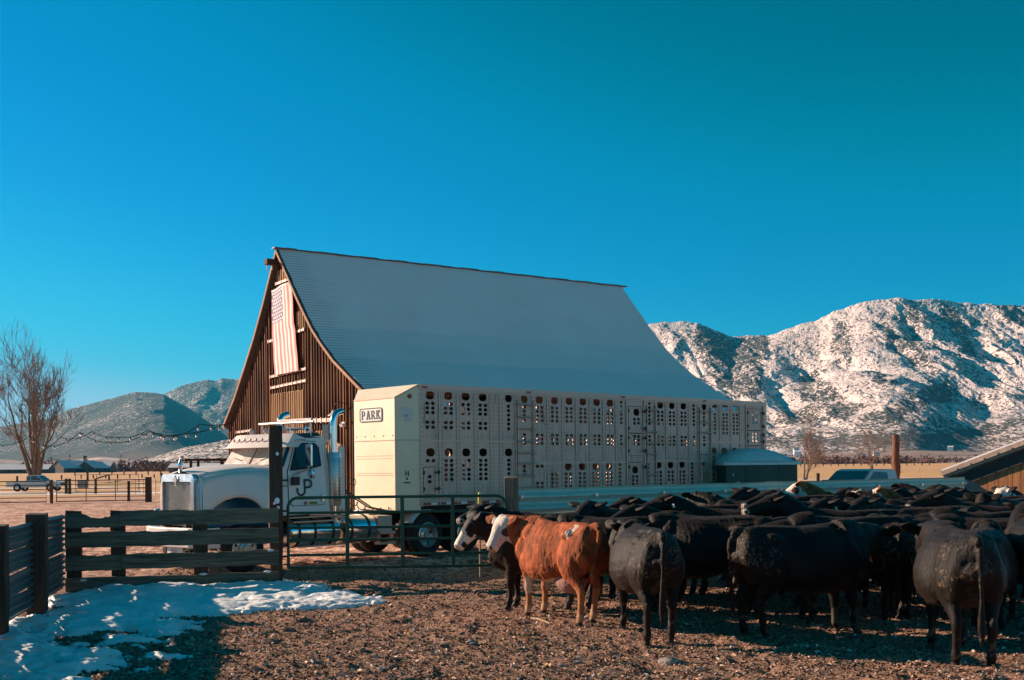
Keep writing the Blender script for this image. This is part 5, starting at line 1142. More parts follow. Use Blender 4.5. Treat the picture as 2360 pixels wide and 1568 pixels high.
    if kind == 'red':
        C[:] = np.array([.36, .088, .028]); C *= (.55 + 1.5 * (k2 + .3))[:, None].clip(.4, 1.5); C[V[:, 2] < .48 + J * .3] = (.50, .20, .08); C[V[:, 2] < .17 + J * .1] = (.55, .32, .18)
        bel = (V[:, 2] < .62 + .06 * J * 4) & (np.abs(V[:, 1]) < .24) & (V[:, 0] > -.55) & (V[:, 0] < .5) & (N[:, 2] < -.1); C[bel] = (.72, .58, .46)
        C[(a < .02) & (a > -.12) & (neckz < .22)] = (.55, .16, .045)
        bris = (V[:, 0] > .55) & (V[:, 2] < .95) & (np.abs(V[:, 1]) < .11 + .05 * J) & (V[:, 2] > .5); C[bris] = (.72, .56, .42)
        sp = (np.hypot(V[:, 0] + .62, V[:, 2] - 1.27) < .09) & (J > .10) & (V[:, 1] > .05); C[sp] = (.75, .66, .56)
    if udder: ud = (np.hypot(np.hypot((V[:, 0] + .34) / 1.15, V[:, 1] / .95), (V[:, 2] - .57) / .85) < .235) & (V[:, 2] < .62); C[ud] = (.42, .24, .19)
    if kind in ('red', 'whiteface', 'blaze'):
        fc = inhead & (a + .1 * J * 2 > (.0 if kind != 'blaze' else .3)); 
        if kind == 'whiteface': fc &= True
        C[fc] = (.84, .74, .64)
        if kind == 'red':
            eye = np.hypot((a - .175) / .085, (u + .105) / .075) + J * .8 < 1; C[eye & (np.abs(s) > .05) & inhead] = (.10, .045, .03)
        if kind == 'blaze': C[inhead & (a > .42) & (np.abs(s) > .03) & (u < -.08) & (a < .5)] = (.02, .015, .015)
        C[inhead & (a > .535)] = (.55, .38, .32)
        nst = inhead & (np.hypot(a - .535, np.abs(s) - .04) < .02) & (u > -.11); C[nst] = (.03, .02, .02)
    else:
        mz = inhead & (a > .515); C[mz] = (.05, .045, .045)
        ring = inhead & (np.abs(np.hypot(a - .53, (u + .075)) - .034) < .011) & (np.abs(s) > .012); C[ring] = (.45, .36, .30)  # wet glint round the nostrils, painted as a pale ring
        nst = inhead & (np.hypot(a - .53, (u + .075)) < .023) & (np.abs(s) > .02); C[nst] = (.004, .004, .004)
    if kind != 'red':
        dung = (V[:, 0] < -.45) & (V[:, 2] > .8) & (fbm(V[:, 0] * 70 + seed, V[:, 2] * 70 + V[:, 1] * 70, 3, seed + 2) > .635 + .3 * np.clip(V[:, 2] - 1.1, 0, 1)) & (J > .05); C[dung] = (.17, .115, .07)
        C[(V[:, 2] < .35) & (J > .10)] = (.10, .07, .05)
    C[V[:, 2] < .05] = (.06, .045, .035)
    ca = m2.color_attributes.new('coat', 'FLOAT_COLOR', 'POINT'); c4 = np.ones((n, 4), np.float32); c4[:, :3] = C; ca.data.foreach_set('color', c4.ravel())
    m2.polygons.foreach_set('use_smooth', [True] * len(m2.polygons)); m2.materials.append(M_COATR if kind == 'red' else M_COATB)
    nh = 12000 if voxel < .0145 else 4500; m2.calc_loop_triangles(); nt = len(m2.loop_triangles); Tv = np.empty(nt * 3, np.int32); m2.loop_triangles.foreach_get('vertices', Tv); Tv = Tv.reshape(-1, 3)
    A = np.linalg.norm(np.cross(V[Tv[:, 1]] - V[Tv[:, 0]], V[Tv[:, 2]] - V[Tv[:, 0]]), axis=1) * (V[Tv[:, 0], 2] > .25); g_ = np.random.default_rng(seed); ti = g_.choice(nt, nh, p=A / A.sum()); vi = Tv[ti, g_.integers(0, 3, nh)]
    q = V[vi] + (V[Tv[ti, 0]] - V[Tv[ti, 1]]) * (g_.random(nh) - .5)[:, None]; nn_ = N[vi]; fl_ = np.array([-.75, 0, -.6]) + (g_.random((nh, 3)) - .5) * .8; fl_ -= nn_ * (fl_ * nn_).sum(1)[:, None]; fl_ /= np.linalg.norm(fl_, axis=1)[:, None] + 1e-6
    ln = (.030 if kind == 'red' else .014) * (.5 + g_.random(nh)) * np.where(inhead[vi], .4, 1) * np.where(V[vi, 2] < .5, .5, 1); sd_ = np.cross(fl_, nn_); wd = .0045 + .004 * g_.random(nh)
    HV = np.stack([q + sd_ * wd[:, None] - nn_ * .003, q - sd_ * wd[:, None] - nn_ * .003, q + fl_ * ln[:, None] + nn_ * (ln * (.10 + .22 * g_.random(nh)))[:, None]], 1).reshape(-1, 3)
    ho = np_mesh('hair', HV, np.arange(nh * 3).reshape(-1, 3), m2.materials[0], smooth=False); hm = ho.data; bpy.data.objects.remove(ho); hc = np.repeat(C[vi] * (.6 + .8 * g_.random(nh))[:, None], 3, 0); c5 = np.ones((nh * 3, 4), np.float32); c5[:, :3] = hc
    ca = hm.color_attributes.new('coat', 'FLOAT_COLOR', 'POINT'); ca.data.foreach_set('color', c5.ravel()); HAIR.update({})
    eyes = [tuple(P0 + (F_ * .165 * HL - U_ * .085 + Sd * s_ * .104) * HSC) for s_ in (1, -1)]; ear = tuple(P0 + F_ * .02 - U_ * .13 + Sd * .20)
    return m2, eyes, ear
HAIR = {}
def eye_mesh():
    m = MB(); m.sphere((0, 0, 0), .021, 12, 8); o = m.build('eye', M_EYE, None, smooth=True); me = o.data; bpy.data.objects.remove(o); return me
def tag_mesh(mat):
    m = MB(); m.bb(-.006, .006, -.028, .028, -.065, .0); o = m.build('ear_tag', mat, None, bevel=.004); me = o.data; bpy.data.objects.remove(o); return me
EYEM, TAGW, TAGR = eye_mesh(), tag_mesh(M_TAGW), tag_mesh(M_TAGR)
def beast(var, x, y, heading, label, scale=1., tagm=None, group=None, name='steer'):
    me, eyes, ear = VAR[var]; o = bpy.data.objects.new(name, me); COL.objects.link(o); z = float(gh(x, y)) * .5 - .005
    o.location = (x, y, z); o.rotation_euler = (0, 0, R(heading)); o.scale = (scale,) * 3; tag(o, label, 'cattle', group)
    if me.name in HAIR: c = bpy.data.objects.new('hair', HAIR[me.name]); COL.objects.link(c); c.parent = o; c['kind'] = 'stuff'
    for e in eyes: c = bpy.data.objects.new('eye', EYEM); COL.objects.link(c); c.parent = o; c.location = e
    if tagm: c = bpy.data.objects.new('ear_tag', tagm); COL.objects.link(c); c.parent = o; c.location = ear; c.rotation_euler = (.2, .3, .6)
    return o
VAR = {}
VAR['hereford'] = cow_mesh('red_body', 'red', neck_yaw=R(50), neck_pitch=.30, head_yaw=R(52), head_pitch=-.95, neck_len=.50, legs=(.0, .06, -.05, .10), tail='kink', voxel=.0125, fur=.0085, seed=1, udder=True)
VAR['blaze'] = cow_mesh('blaze_body', 'blaze', neck_yaw=R(15), neck_pitch=.42, head_yaw=R(10), head_pitch=-.95, legs=(.04, -.05, .0, .05), voxel=.015, fur=.0045, seed=2)
VAR['rear'] = cow_mesh('rear_body', 'black', neck_yaw=R(10), neck_pitch=.2, head_pitch=-.8, legs=(.03, -.04, .03, -.05), fat=1.1, voxel=.013, fur=.0042, seed=3, tailyaw=-.02)
VAR['rear2'] = cow_mesh('rear2_body', 'black', neck_yaw=R(-20), neck_pitch=.15, head_pitch=-.9, legs=(.0, .04, -.06, .06), fat=1.08, voxel=.0135, fur=.0045, seed=4, tailyaw=.03)
VAR['side'] = cow_mesh('side_body', 'black', neck_yaw=R(25), neck_pitch=.1, head_yaw=R(20), head_pitch=-1.0, legs=(.02, .10, -.04, .08), fat=1.05, voxel=.0135, fur=.0045, seed=5)
VAR['up'] = cow_mesh('up_body', 'black', neck_yaw=R(8), neck_pitch=.66, head_yaw=R(6), head_pitch=-.30, neck_len=.56, voxel=.017, fur=.0045, seed=6)
VAR['upl'] = cow_mesh('upl_body', 'black', neck_yaw=R(28), neck_pitch=.54, head_yaw=R(14), head_pitch=-.35, neck_len=.53, voxel=.017, fur=.0045, seed=7)
VAR['upr'] = cow_mesh('upr_body', 'black', neck_yaw=R(-28), neck_pitch=.56, head_yaw=R(-18), head_pitch=-.45, neck_len=.53, voxel=.017, fur=.0045, seed=8)
VAR['low'] = cow_mesh('low_body', 'black', neck_yaw=R(-10), neck_pitch=-.05, head_pitch=-.9, voxel=.018, fur=.0045, seed=9)
VAR['wf'] = cow_mesh('whiteface_body', 'whiteface', neck_yaw=R(15), neck_pitch=.72, head_yaw=R(10), head_pitch=-.6, neck_len=.53, voxel=.016, fur=.0045, seed=10)
VAR['redup'] = cow_mesh('redup_body', 'red', neck_yaw=R(-10), neck_pitch=.66, head_yaw=R(-10), head_pitch=-.5, neck_len=.6, voxel=.018, fur=.0085, seed=11)
# -- the front ones, placed on their hooves
beast('hereford', .62, 15.55, 122, 'rust red cow with white face, dark eye patch and pink udder', .99, name='cow')
beast('blaze', .50, 16.8, 174, 'black steer with white muzzle peering out behind the rust red one', .98)
beast('rear', 4.98, 12.45, 80, 'black steer seen from behind at the far right, dung on its rump', 1.04)
beast('rear2', 1.66, 14.05, 97, 'black steer seen from behind just right of the rust red one', 1.0)
beast('side', 3.72, 14.15, 16, 'black steer standing broadside in deep shadow in front of the herd', 1.02)
beast('upl', 2.95, 17.1, 168, 'black steer facing left behind the gap between the two nearest rumps', 1.0)
beast('rear2', 5.35, 16.0, 84, 'black steer from behind with hanging tail between the broadside and rightmost ones', 1.0)
beast('low', 5.9, 13.9, 62, 'black steer pressed behind the rightmost rump, back ridge catching light', 1.0)
HERD = [('side', 1.9, 17.9, 186, 'black steer whose long back shows above the rust red one', None), ('upl', .55, 19.1, 172, 'black steer with raised head nearest the brown fence post', TAGW),
 ('up', 3.1, 19.3, 190, 'black steer with light nose pointing left and a red tag', TAGR), ('upl', 2.2, 18.3, 200, 'black steer turned away with pricked ears above the second rump', None), ('up', 3.7, 18.4, 172, 'black steer with a white ear tag in the second row', TAGW),
 ('up', 5.3, 17.6, 176, 'black steer with lifted pale nose over the broadside back', None), ('side', 4.9, 16.5, 178, 'black steer whose level back shows just above the broadside one', None),
 ('upr', 4.5, 20.6, 165, 'black steer by the fence below the trailer doors', None), ('up', 5.7, 19.6, 184, 'black steer with wet glint round the nostrils mid herd, third row', None), ('upl', 6.4, 18.7, 170, 'black steer with curly poll mid herd', TAGW),
 ('low', 7.3, 17.3, 178, 'black steer with level back left of the right hand group', None), ('side', 6.4, 16.6, 150, 'black steer showing a sunlit back between tails', None), ('upr', 7.4, 19.9, 172, 'black steer behind the white faced one', None),
 ('upl', 6.3, 22.0, 188, 'black steer near the fence under the green toilet', None), ('redup', 7.75, 25.2, 172, 'reddish steer with ruffled poll beyond the white faced one', None), ('wf', 7.75, 21.6, 184, 'black steer with all white face raised above the herd', None),
 ('up', 9.6, 24.6, 170, 'small looking black steer by the fence right of the reddish one', None), ('redup', 8.9, 23.6, 182, 'red backed steer in the middle of black ones', None), ('upl', 9.2, 22.3, 192, 'black steer facing left beyond the red back', None),
 ('blaze', 9.7, 25.6, 212, 'black steer with white nose facing the camera near the shed', None), ('upr', 11.4, 26.6, 170, 'farthest black steer by the shed corner', None), ('up', 8.6, 19.6, 172, 'black steer in the right hand crowd, back speckled with straw', None),
 ('side', 7.0, 16.4, 168, 'black steer filling the gap behind the rightmost pair', None), ('upl', 9.9, 22.6, 165, 'black steer raising its head left of the shed boards', None), ('blaze', 9.7, 21.6, 212, 'black steer with white nose in front of the shed boards', None),
 ('up', 10.7, 24.1, 182, 'black steer cropped by the right edge near the shed', None), ('upr', 6.9, 14.6, 80, 'black steer half hidden behind the rightmost rump', None), ('low', 7.7, 17.6, 120, 'black steer with hip bones lit at the right side', None),
 ('wf', 11.2, 22.9, 176, 'white faced steer cut off by the right edge', None), ('upl', 5.0, 22.5, 172, 'black steer hugging the fence behind the second row', None), ('side', 8.8, 22.0, 178, 'black steer hidden but for its back behind the white face', None), ('up', 10.9, 25.3, 160, 'black steer with upturned chin below the shed eave', None),
 ('low', 6.2, 20.9, 168, 'black steer with flat back in the fourth row', None), ('side', 3.4, 20.6, 176, 'black steer standing along the fence, third from its start', None)]
HERD += [('side', 2.7, 15.9, 172, 'black steer in the dark between the second rump and the broadside one', None), ('low', 4.6, 15.4, 190, 'black steer wedged right behind the broadside one', None), ('side', 6.6, 15.4, 172, 'black steer in shadow behind the rightmost rump', None), ('upl', 7.0, 19.0, 184, 'black steer deep in the crowd right of centre', None),
 ('side', 1.4, 16.6, 165, 'black steer squeezed between the rust red one and the second rump', None), ('up', 8.4, 24.3, 186, 'black steer along the fence under the pale blue pickup', None), ('upr', 10.6, 26.9, 175, 'black steer at the far end of the pale fence', None), ('upl', 6.1, 23.9, 176, 'black steer left of the red backed one', None)]
g = random.Random(12)
for v, x, y, h, lb, tg in HERD: beast(v, x, y, h + g.uniform(-4, 4), lb, g.uniform(.96, 1.06), tg, 'herd of cattle in the corral')
# ================================================================== YARD THINGS BEHIND THE FENCE
# portable toilet (roof dome, vented walls)
def toilet():
    c = Vector((7.35, 34.2, 0)); o = empty('portable_toilet', c, R(9), label='green portable toilet with a pale domed roof behind the metal fence', cat='toilet')
    M_G = plain('toilet_green', (.015, .075, .06), .5, 0, .2); M_R = plain('toilet_roof', (.66, .74, .72), .5, 0, .12); w, d, h = 1.13, .95, 2.12
    m = MB(); m.bb(-w, w, -d, d, 0, h); m.build('body', M_G, o, bevel=.03)
    n, k = 17, 11; V = []
    for i in range(n):
        for j in range(k):
            u, v = -1 + 2 * i / (n - 1), -1 + 2 * j / (k - 1); V.append((u * (w + .09), v * (d + .08), h + .02 + .42 * (1 - abs(u) ** 2.2) * (1 - .97 * abs(v) ** 4) + .05))
    F = [(i * k + j, (i + 1) * k + j, (i + 1) * k + j + 1, i * k + j + 1) for i in range(n - 1) for j in range(k - 1)]; m = MB(); m.add(V, F); m.bb(-w - .09, w + .09, -d - .08, d + .08, h - .02, h + .068); m.build('roof', M_R, o, smooth=True)
    m = MB(); m.bb(w - .15, w - .03, -d + .1, -d + .25, h + .05, h + .19); m.build('vent_cap', M_G, o)
    for x0, x1 in ((-1.05, -.80), (-.76, -.60), (-.46, .12), (.52, 1.06)):
        m = MB()
        for i in range(4): m.bb(x0, x1, -d - .03, -d, 2.0 - i * .085, 2.035 - i * .085)
        m.build('vent', M_G, o)
    m = MB(); m.bb(-.53, -.50, -d - .02, -d, .1, 2.1); m.bb(-.95, -.6, -d - .03, -d, 1.58, 1.62); m.bb(-.42, .9, -d - .02, -d, 1.62, 1.65); build_each(m, 'moulding', M_G, o)
    m = MB(); m.bb(.10, .50, -d - .015, -d - .0, 1.48, 1.62); s = m.build('wall_sign', M_BLACK, o)
    m = MB(); m.bb(.11, .49, -d - .02, -d - .015, 1.49, 1.5); m.bb(.11, .49, -d - .02, -d - .015, 1.60, 1.61)
    for i in range(8): m.bb(.16 + i * .035, .182 + i * .035, -d - .022, -d - .016, 1.53, 1.57)
    m.build('sign_mark', M_WHITE, s)
    m = MB(); m.bb(-.92, -.89, -d - .03, -d, 1.77, 1.86); m.bb(-.82, -.72, -d - .04, -d, 1.5, 1.6); build_each(m, 'latch', M_WHITE, o)
toilet()
# pickup: body profile with wheels, used near (cab over the fence) and far (left field)
def pickup(name, loc, rz, col, label, extcab=False, detail=True):
    o = empty(name, loc, rz, label=label, cat='pickup truck'); Mb = plain('pickup_' + name, col, .3, 0, .06, 3); Lx = 2.6
    # x forward
    m = MB(); w = .88
    prof = [(-2.55, .50), (-2.6, .62), (-2.58, 1.02), (.95, 1.04), (1.9, .98), (2.45, .90), (2.58, .78), (2.6, .50), (2.15, .42)]
    def arch(cx): return [(cx + .43 * math.cos(R(a)), .42 + .43 * math.sin(R(a))) for a in range(0, 181, 20)]
    P = prof + arch(1.68) + [(1.2, .40), (-1.0, .40)] + arch(-1.55) + [(-2.1, .44)]
    for s in (1, -1): m.prism(P, s * w, s * (w - .07))
    m.bb(-2.55, -2.5, -w + .07, w - .07, .5, 1.02); m.bb(-.75, -.68, -w + .07, w - .07, .5, 1.03); m.bb(-2.5, -.75, -w + .07, w - .07, .55, .6)
    V = [(.85, -w + .07, 1.03), (.85, w - .07, 1.03), (1.9, w - .09, .985), (1.9, -w + .09, .985), (2.5, w - .14, .88), (2.5, -w + .14, .88), (2.57, w - .14, .5), (2.57, -w + .14, .5)]; m.add(V, [(0, 1, 2, 3), (3, 2, 4, 5), (5, 4, 6, 7)])
    body = m.build('body', Mb, o, bevel=.02)
    x0 = -.72; cab = [(x0, 1.02, .80), (x0 + .06, 1.50, .72), (x0 + .16, 1.57, .68), (.25, 1.58, .68), (.42, 1.53, .70), (1.02, 1.04, .80)]
    m = MB(); n = len(cab); V = [(x, y, z) for x, z, y in cab] + [(x, -y, z) for x, z, y in cab]; m.add(V, [tuple(range(n)), tuple(range(2 * n - 1, n - 1, -1))] + [(i, (i + 1) % n, n + (i + 1) % n, n + i) for i in range(n)])
    cb = m.build('cab', Mb, o, bevel=.03)
    Mg = plain('pickup_glass', (.10, .14, .13), .08, 0, .1)
    for s in (1, -1):
        def wy(z): return s * (.80 - .08 * (z - 1.02) / .48 + .006)
        for pts in (([(x0 + .12, 1.1), (x0 + .15, 1.47), (-.28, 1.5), (-.28, 1.1)], [(-.2, 1.1), (-.2, 1.5), (.32, 1.5), (.80, 1.1)]) if extcab else ([(x0 + .42, 1.1), (x0 + .5, 1.48), (.30, 1.5), (.80, 1.1)],)):
            q = MB(); q.add([(x, wy(z), z) for x, z in pts] + [(x, wy(z) + s * .01, z) for x, z in pts], [(0, 1, 2, 3), (7, 6, 5, 4), (0, 4, 5, 1), (1, 5, 6, 2), (2, 6, 7, 3), (3, 7, 4, 0)]); q.build('side_window', Mg, o)
    q = MB(); a = [(.98, -.72, 1.09), (.98, .72, 1.09), (.47, .64, 1.51), (.47, -.64, 1.51)]; q.add([(x + .012, y, z + .01) for x, y, z in a] + [(x, y, z) for x, y, z in a], [(0, 1, 2, 3), (7, 6, 5, 4), (0, 4, 5, 1), (1, 5, 6, 2), (2, 6, 7, 3), (3, 7, 4, 0)]); ws = q.build('windshield', Mg, o)
    q = MB(); q.bb(x0 - .0, x0 + .03, -.6, .6, 1.14, 1.46); q.build('rear_window', Mg, o)
    for s in (1, -1):
        q = MB(); q.bb(.62, .74, s * .82, s * 1.02, 1.12, 1.26); q.build('mirror', M_BLACK, o, bevel=.02)
        for x in (-1.55, 1.68):
            q = MB(); q.lathe([(.2, -.1), (.33, -.1), (.365, -.06), (.365, .06), (.33, .1), (.2, .1)], (x, s * .78, .365), (0, 1, 0), 24, True); t_ = q.build('wheel', M_RUB, o, smooth=True)
            q = MB(); q.lathe([(.21, s * .1), (.19, s * .07), (.1, s * .08), (.0, s * .09)], (x, s * .78, .365), (0, 1, 0), 20); q.build('rim', M_RIM, t_, smooth=True)
        q = MB(); q.bb(2.54, 2.59, s * .5, s * .78, .68, .82); q.build('headlight', M_GLASSB, o); q = MB(); q.bb(-2.62, -2.58, s * .72, s * .86, .66, .92); q.build('tail_light', M_RED, o)
        q = MB(); q.bb(-.02, .10, s * .875, s * .895, .90, .93); q.build('door_handle', M_BLACK, o)
    q = MB(); q.bb(2.6, 2.68, -.85, .85, .42, .56); q.build('front_bumper', M_CHROME, o, bevel=.02); q = MB(); q.bb(-2.7, -2.62, -.85, .85, .42, .54); q.build('rear_bumper', M_CHROME, o, bevel=.02)
    q = MB(); q.bb(2.575, 2.59, -.45, .45, .66, .82); q.build('grille', M_BLACK, o)
    return o
a = at(42 * 1.0, 490, 108)
pickup('pickup_truck', (-46.3, 108, .05), R(-2), (.62, .60, .58), 'silver white pickup truck with camper style rear quarter parked by the bare tree', True)
p2 = pickup('pickup_truck', (12.75, 40.3, -.02), R(212), (.62, .70, .74), 'pale blue pickup whose cab roof shows over the metal fence', False); p2.scale = (1.2, 1.15, 1.22)
# timber pole
def m_bark(): 
    t = NT('rough_pole'); n = t.noise(9, 6, .75, t.map((1.4, 1.4, .35))); t.bump(n, 1, .05); return t.set(t.ramp(n, [(.35, (.08, .03, .015)), (.6, (.26, .11, .06)), (.75, (.45, .26, .16))]), .9)
M_BARK = m_bark()
def pole(x, y, h, r, label):
    m = MB(); n = 14; g_ = random.Random(4); P = [(.02 * math.sin(i * 1.3), .015 * math.sin(i * 2.1), -.2 + (h + .2) * i / (n - 1)) for i in range(n)]; m.tube(P, [r * (1.08 - .2 * i / n + g_.uniform(-.08, .08)) for i in range(n)], 12)
    for i in range(7): z = h * (.35 + .09 * i); a = i * 2.1; m.tube([(r * .8 * math.cos(a), r * .8 * math.sin(a), z), (r * 1.5 * math.cos(a), r * 1.5 * math.sin(a), z + .04)], [.04, .02], 6)
    o = m.build('timber_pole', M_BARK, None, smooth=True, label=label, cat='pole'); o.location = (x, y, 0); return o
q = at(896, 465, 76); pole(q.x, 76, 4.0, .27, 'tall rough timber pole standing behind the pale blue pickup')
def simple_post(px, Z, h, w, label, grp=None, name='fence_post', zb=0, lean=0):
    p = at(px, 465, Z); o = post(name, p.x, Z, w, w, h, 0, label, grp, tilt=lean); return o
simple_post(818.0, 62, 1.55, .16, 'short dark post between the green toilet and the pale blue pickup')
m = MB(); p = at(919.5, 465, 60); m.cyl((p.x, 60, 0), (p.x, 60, 1.75), .02); m.build('steel_stake', M_RAIL, None, label='thin steel stake in the field left of the shed', cat='stake')
# ------------------------------------------------------------------ shed with sloping snowy roof at the right edge
SA = R(37); p_ = at(943.5, 471, 35); PV = Vector((p_.x, 35, 0)); sdx = Vector((math.cos(SA), -math.sin(SA), 0))
shed = empty('shed', PV, -SA, label='plank shed with a low sloping roof at the right edge', cat='shed')
def sp(px, py):
    k_ = sdir(px, py); t_ = (PV.y * k_.x - PV.x) / (sdx.x - k_.x * sdx.y); Z_ = PV.y + t_ * sdx.y; return t_, CAMH + k_.z * Z_
t = NT('shed_planks'); n = t.noise(1.5, 6, .7, t.map((9, 9, .35))); n2 = t.noise(.9, 4, .6); c = t.ramp(n, [(.3, (.16, .05, .02)), (.55, (.55, .23, .09)), (.72, (.8, .45, .22))]); c = t.mix(t.math('MULTIPLY', t.ramp(n2, [(.4, 0.), (.7, 1.)]), .4), c, (.25, .13, .08)); t.bump(n, .4, .01); M_SHB = t.set(c, .85)
(xa, za), (xb, zb) = sp(943.5, 471), sp(1024, 440.5); sl_ = (zb - za) / (xb - xa); xe = xb + 4.0; ze = zb + sl_ * 4.0
m = MB(); (wx, wz) = sp(967, 479); 
x = wx
gg = random.Random(8)
while x < xe:
    w_ = .30 + gg.random() * .1; top = za + sl_ * (x + w_ - xa) - .50; m.bb(x, x + w_ - .015, -.05 + gg.random() * .012, .0, -.1, max(top, .4)); x += w_
m.build('plank_wall', M_SHB, shed)
m = MB(); m.prism([(xa + .25, za - .22), (xe, ze - .22), (xe, ze - .66), (xa + .8, za - .38)], -.11, -.06); m.build('eave_shade', plain('eave_shade_dark', (.05, .055, .05), .8, 0, .4), shed)  # dark sheet standing in for the shade under the roof edge
def roofslab(z0_, z1_, y0_, y1_, dr=.42):
    m = MB(); P = []
    for y_ in (y0_, y1_):
        d_ = (y_ - y0_) * dr
        for x_, z_ in ((xa, za), (xe, ze)): P += [(x_, y_, z_ + z0_ - d_), (x_, y_, z_ + z1_ - d_)]
    m.add(P, [(0, 2, 3, 1), (4, 5, 7, 6), (0, 1, 5, 4), (2, 6, 7, 3), (1, 3, 7, 5), (0, 4, 6, 2)]); return m
m = roofslab(-.09, 0, -.22, 2.6); m.build('roof', plain('shed_roof', (.5, .46, .42), .6), shed)
m = roofslab(.003, .05, -.21, 2.6); m.build('roof_snow', M_SNOW, shed)
m = MB(); m.bar((xa, -.24, za - .08), (xe, -.24, ze - .08), .05, .14); m.bar((xa + .1, -.20, za - .18), (xe, -.20, ze - .19), .04, .05); m.build('rafter', plain('pale_beam', (.6, .42, .33), .7, 0, .3), shed)
m = MB(); m.bb(xa + .1, xa + .3, .0, .2, -.1, za - .1); m.build('support_post', M_BARK, shed)
m = MB(); 
for i in range(9): xx = xa + .5 + i * .4; m.box((xx, -.27, za + sl_ * (xx - xa) - .13), (.04, .03, .04))
build_each(m, 'bolt', M_BLACK, shed, kind='stuff')
m = MB(); m.bb(xa + .35, xa + 1.0, .5, .9, .9, za - .16); bx = m.build('storage_box', plain('cream_box', (.75, .62, .5), .6), None, label='cream box on the shed sill under the roof end', cat='box')
bx.location = PV; bx.rotation_euler = (0, 0, -SA)
# slanted metal sheet leaning at the end of the pale fence
(ax_, az_), (bx_, bz_), (cx2, cz2) = [(q_.x, q_.z) for q_ in (at(963, 477, 32), at(968, 479, 32), at(985, 490, 32))]
m = MB(); m.prism([(ax_ - .05, 0), (ax_ - .05, az_), (bx_, bz_ - .02), (cx2 + .1, cz2 - .03), (cx2 + 1.4, .3), (cx2 + 1.4, 0)], 32.0, 32.05); m.build('leaning_panel', M_C1, None, label='dull metal panel cut on a slant in front of the shed wall', cat='panel')
# ================================================================== TREES
def m_twig(nm, a, b):
    t = NT(nm); n = t.noise(3, 5, .7, t.map((2, 2, .5))); return t.set(t.ramp(n, [(.35, a), (.7, b)]), .9)
M_TRK = m_twig('bare_bark', (.10, .065, .05), (.38, .25, .18)); M_TWIG = m_twig('twigs', (.14, .09, .07), (.36, .24, .18))
def bare_tree(name, loc, H, seed, label, stems=3, spread=.35, depth=5, r0=.35, ratio=.74, nb=3, twigr=.02, droop=0, lf=.30):
    g = random.Random(seed); big = MB(); sm = MB(); o = empty(name, loc, 0, label=label, cat='tree')
    def grow(p, d, L_, r, lev):
        k = 4; P = [p]; dd = d.copy(); R_ = [r]
        for i in range(k):
            dd = (dd + Vector((g.gauss(0, .09), g.gauss(0, .09), .05 + droop))).normalized(); p = p + dd * L_ / k; P.append(p); R_.append(r * (1 - .38 * (i + 1) / k))
        (big if lev < 2 else sm).tube(P, R_, 8 if lev < 2 else 4 if lev < 4 else 3, False)
        if lev >= depth: return
        n_ = nb + (1 if lev > 1 else 0)
        for j in range(n_ + 1):
            q = g.uniform(.3, 1) if j else 1; idx = min(k - 1, int(q * k)); base = P[idx].lerp(P[idx + 1], q * k - idx) if q < 1 else P[-1]
            a = g.uniform(0, 2 * PI); b = g.uniform(.4, .85) if j else g.uniform(.05, .25); t1 = dd.orthogonal().normalized(); t2 = dd.cross(t1); nd = (dd * math.cos(b) + (t1 * math.cos(a) + t2 * math.sin(a)) * math.sin(b)).normalized()
            grow(base, nd, L_ * ratio * g.uniform(.75, 1.1) * (1 if j == 0 else .85), max(R_[idx + 1] * (.72 if j == 0 else .5), twigr), lev + 1)
    for s in range(stems):
        a = 2 * PI * s / stems + .4; d = Vector((math.cos(a) * spread, math.sin(a) * spread * .6, 1)).normalized()
        grow(Vector((math.cos(a) * r0 * .7, math.sin(a) * r0 * .5, -.2)), d, H * lf * g.uniform(.85, 1.1), r0 * g.uniform(.7, 1), 0)
    big.build('trunk', M_TRK, o, smooth=True, auto=False); sm.build('crown', M_TWIG, o); return o
q = at(36, 470, 190); bare_tree('bare_tree', (q.x, 190, 0), 29, 31, 'large bare many stemmed tree behind the parked silver pickup', 6, .24, 5, .50, .80, 2, .028, .06)
q = at(805, 470, 136); bare_tree('bare_tree', (q.x, 136, 0), 12.5, 8, 'small bare tree right of the green toilet', 2, .15, 4, .16, .86, 3, .016, 0, .20)
q = at(871.5, 470, 240); bare_tree('bare_tree', (q.x, 240, 0), 15, 15, 'thin pale bare tree left of the timber pole', 3, .15, 4, .18, .86, 2, .025, .02, .21)
q = at(121, 468, 760); bare_tree('poplar_tree', (q.x, 760, 0), 17, 21, 'distant lone poplar on the far side of the field', 3, .08, 3, .4, .7, 3, .12)
q = at(173, 468, 900); bare_tree('poplar_tree', (q.x, 900, 0), 13, 23, 'faint distant tree above the thicket left of the barn', 3, .12, 3, .4, .6, 3, .14)
# ------------------------------------------------------------------ thickets and scattered brush on the valley floor (uncountable)
def brush(name, spots, mat, label, seed, leaf=.9):
    g_ = np.random.default_rng(seed); Vs = []; Fs = []; k = 0
    for (x, y, w, h) in spots:
        n = int(90); th = g_.random(n) * 2 * PI; ph = np.arccos(g_.random(n)); r = .55 + .45 * g_.random(n)
        c = np.stack([x + w * r * np.cos(th) * np.sin(ph), y + w * .6 * r * np.sin(th) * np.sin(ph), h * r * np.cos(ph) * (.8 + .4 * g_.random(n))], -1)
        s = leaf * .22 * min(w, h * 1.3); tri = (g_.random((n, 3, 3)) - .5) * s * 2; V = (c[:, None] + tri).reshape(-1, 3); V[:, 2] = np.maximum(V[:, 2], 0); Vs.append(V); Fs.append(np.arange(n * 3).reshape(-1, 3) + k); k += n * 3
    return np_mesh(name, np.concatenate(Vs), np.concatenate(Fs), mat, smooth=False, kind='stuff', label=label)
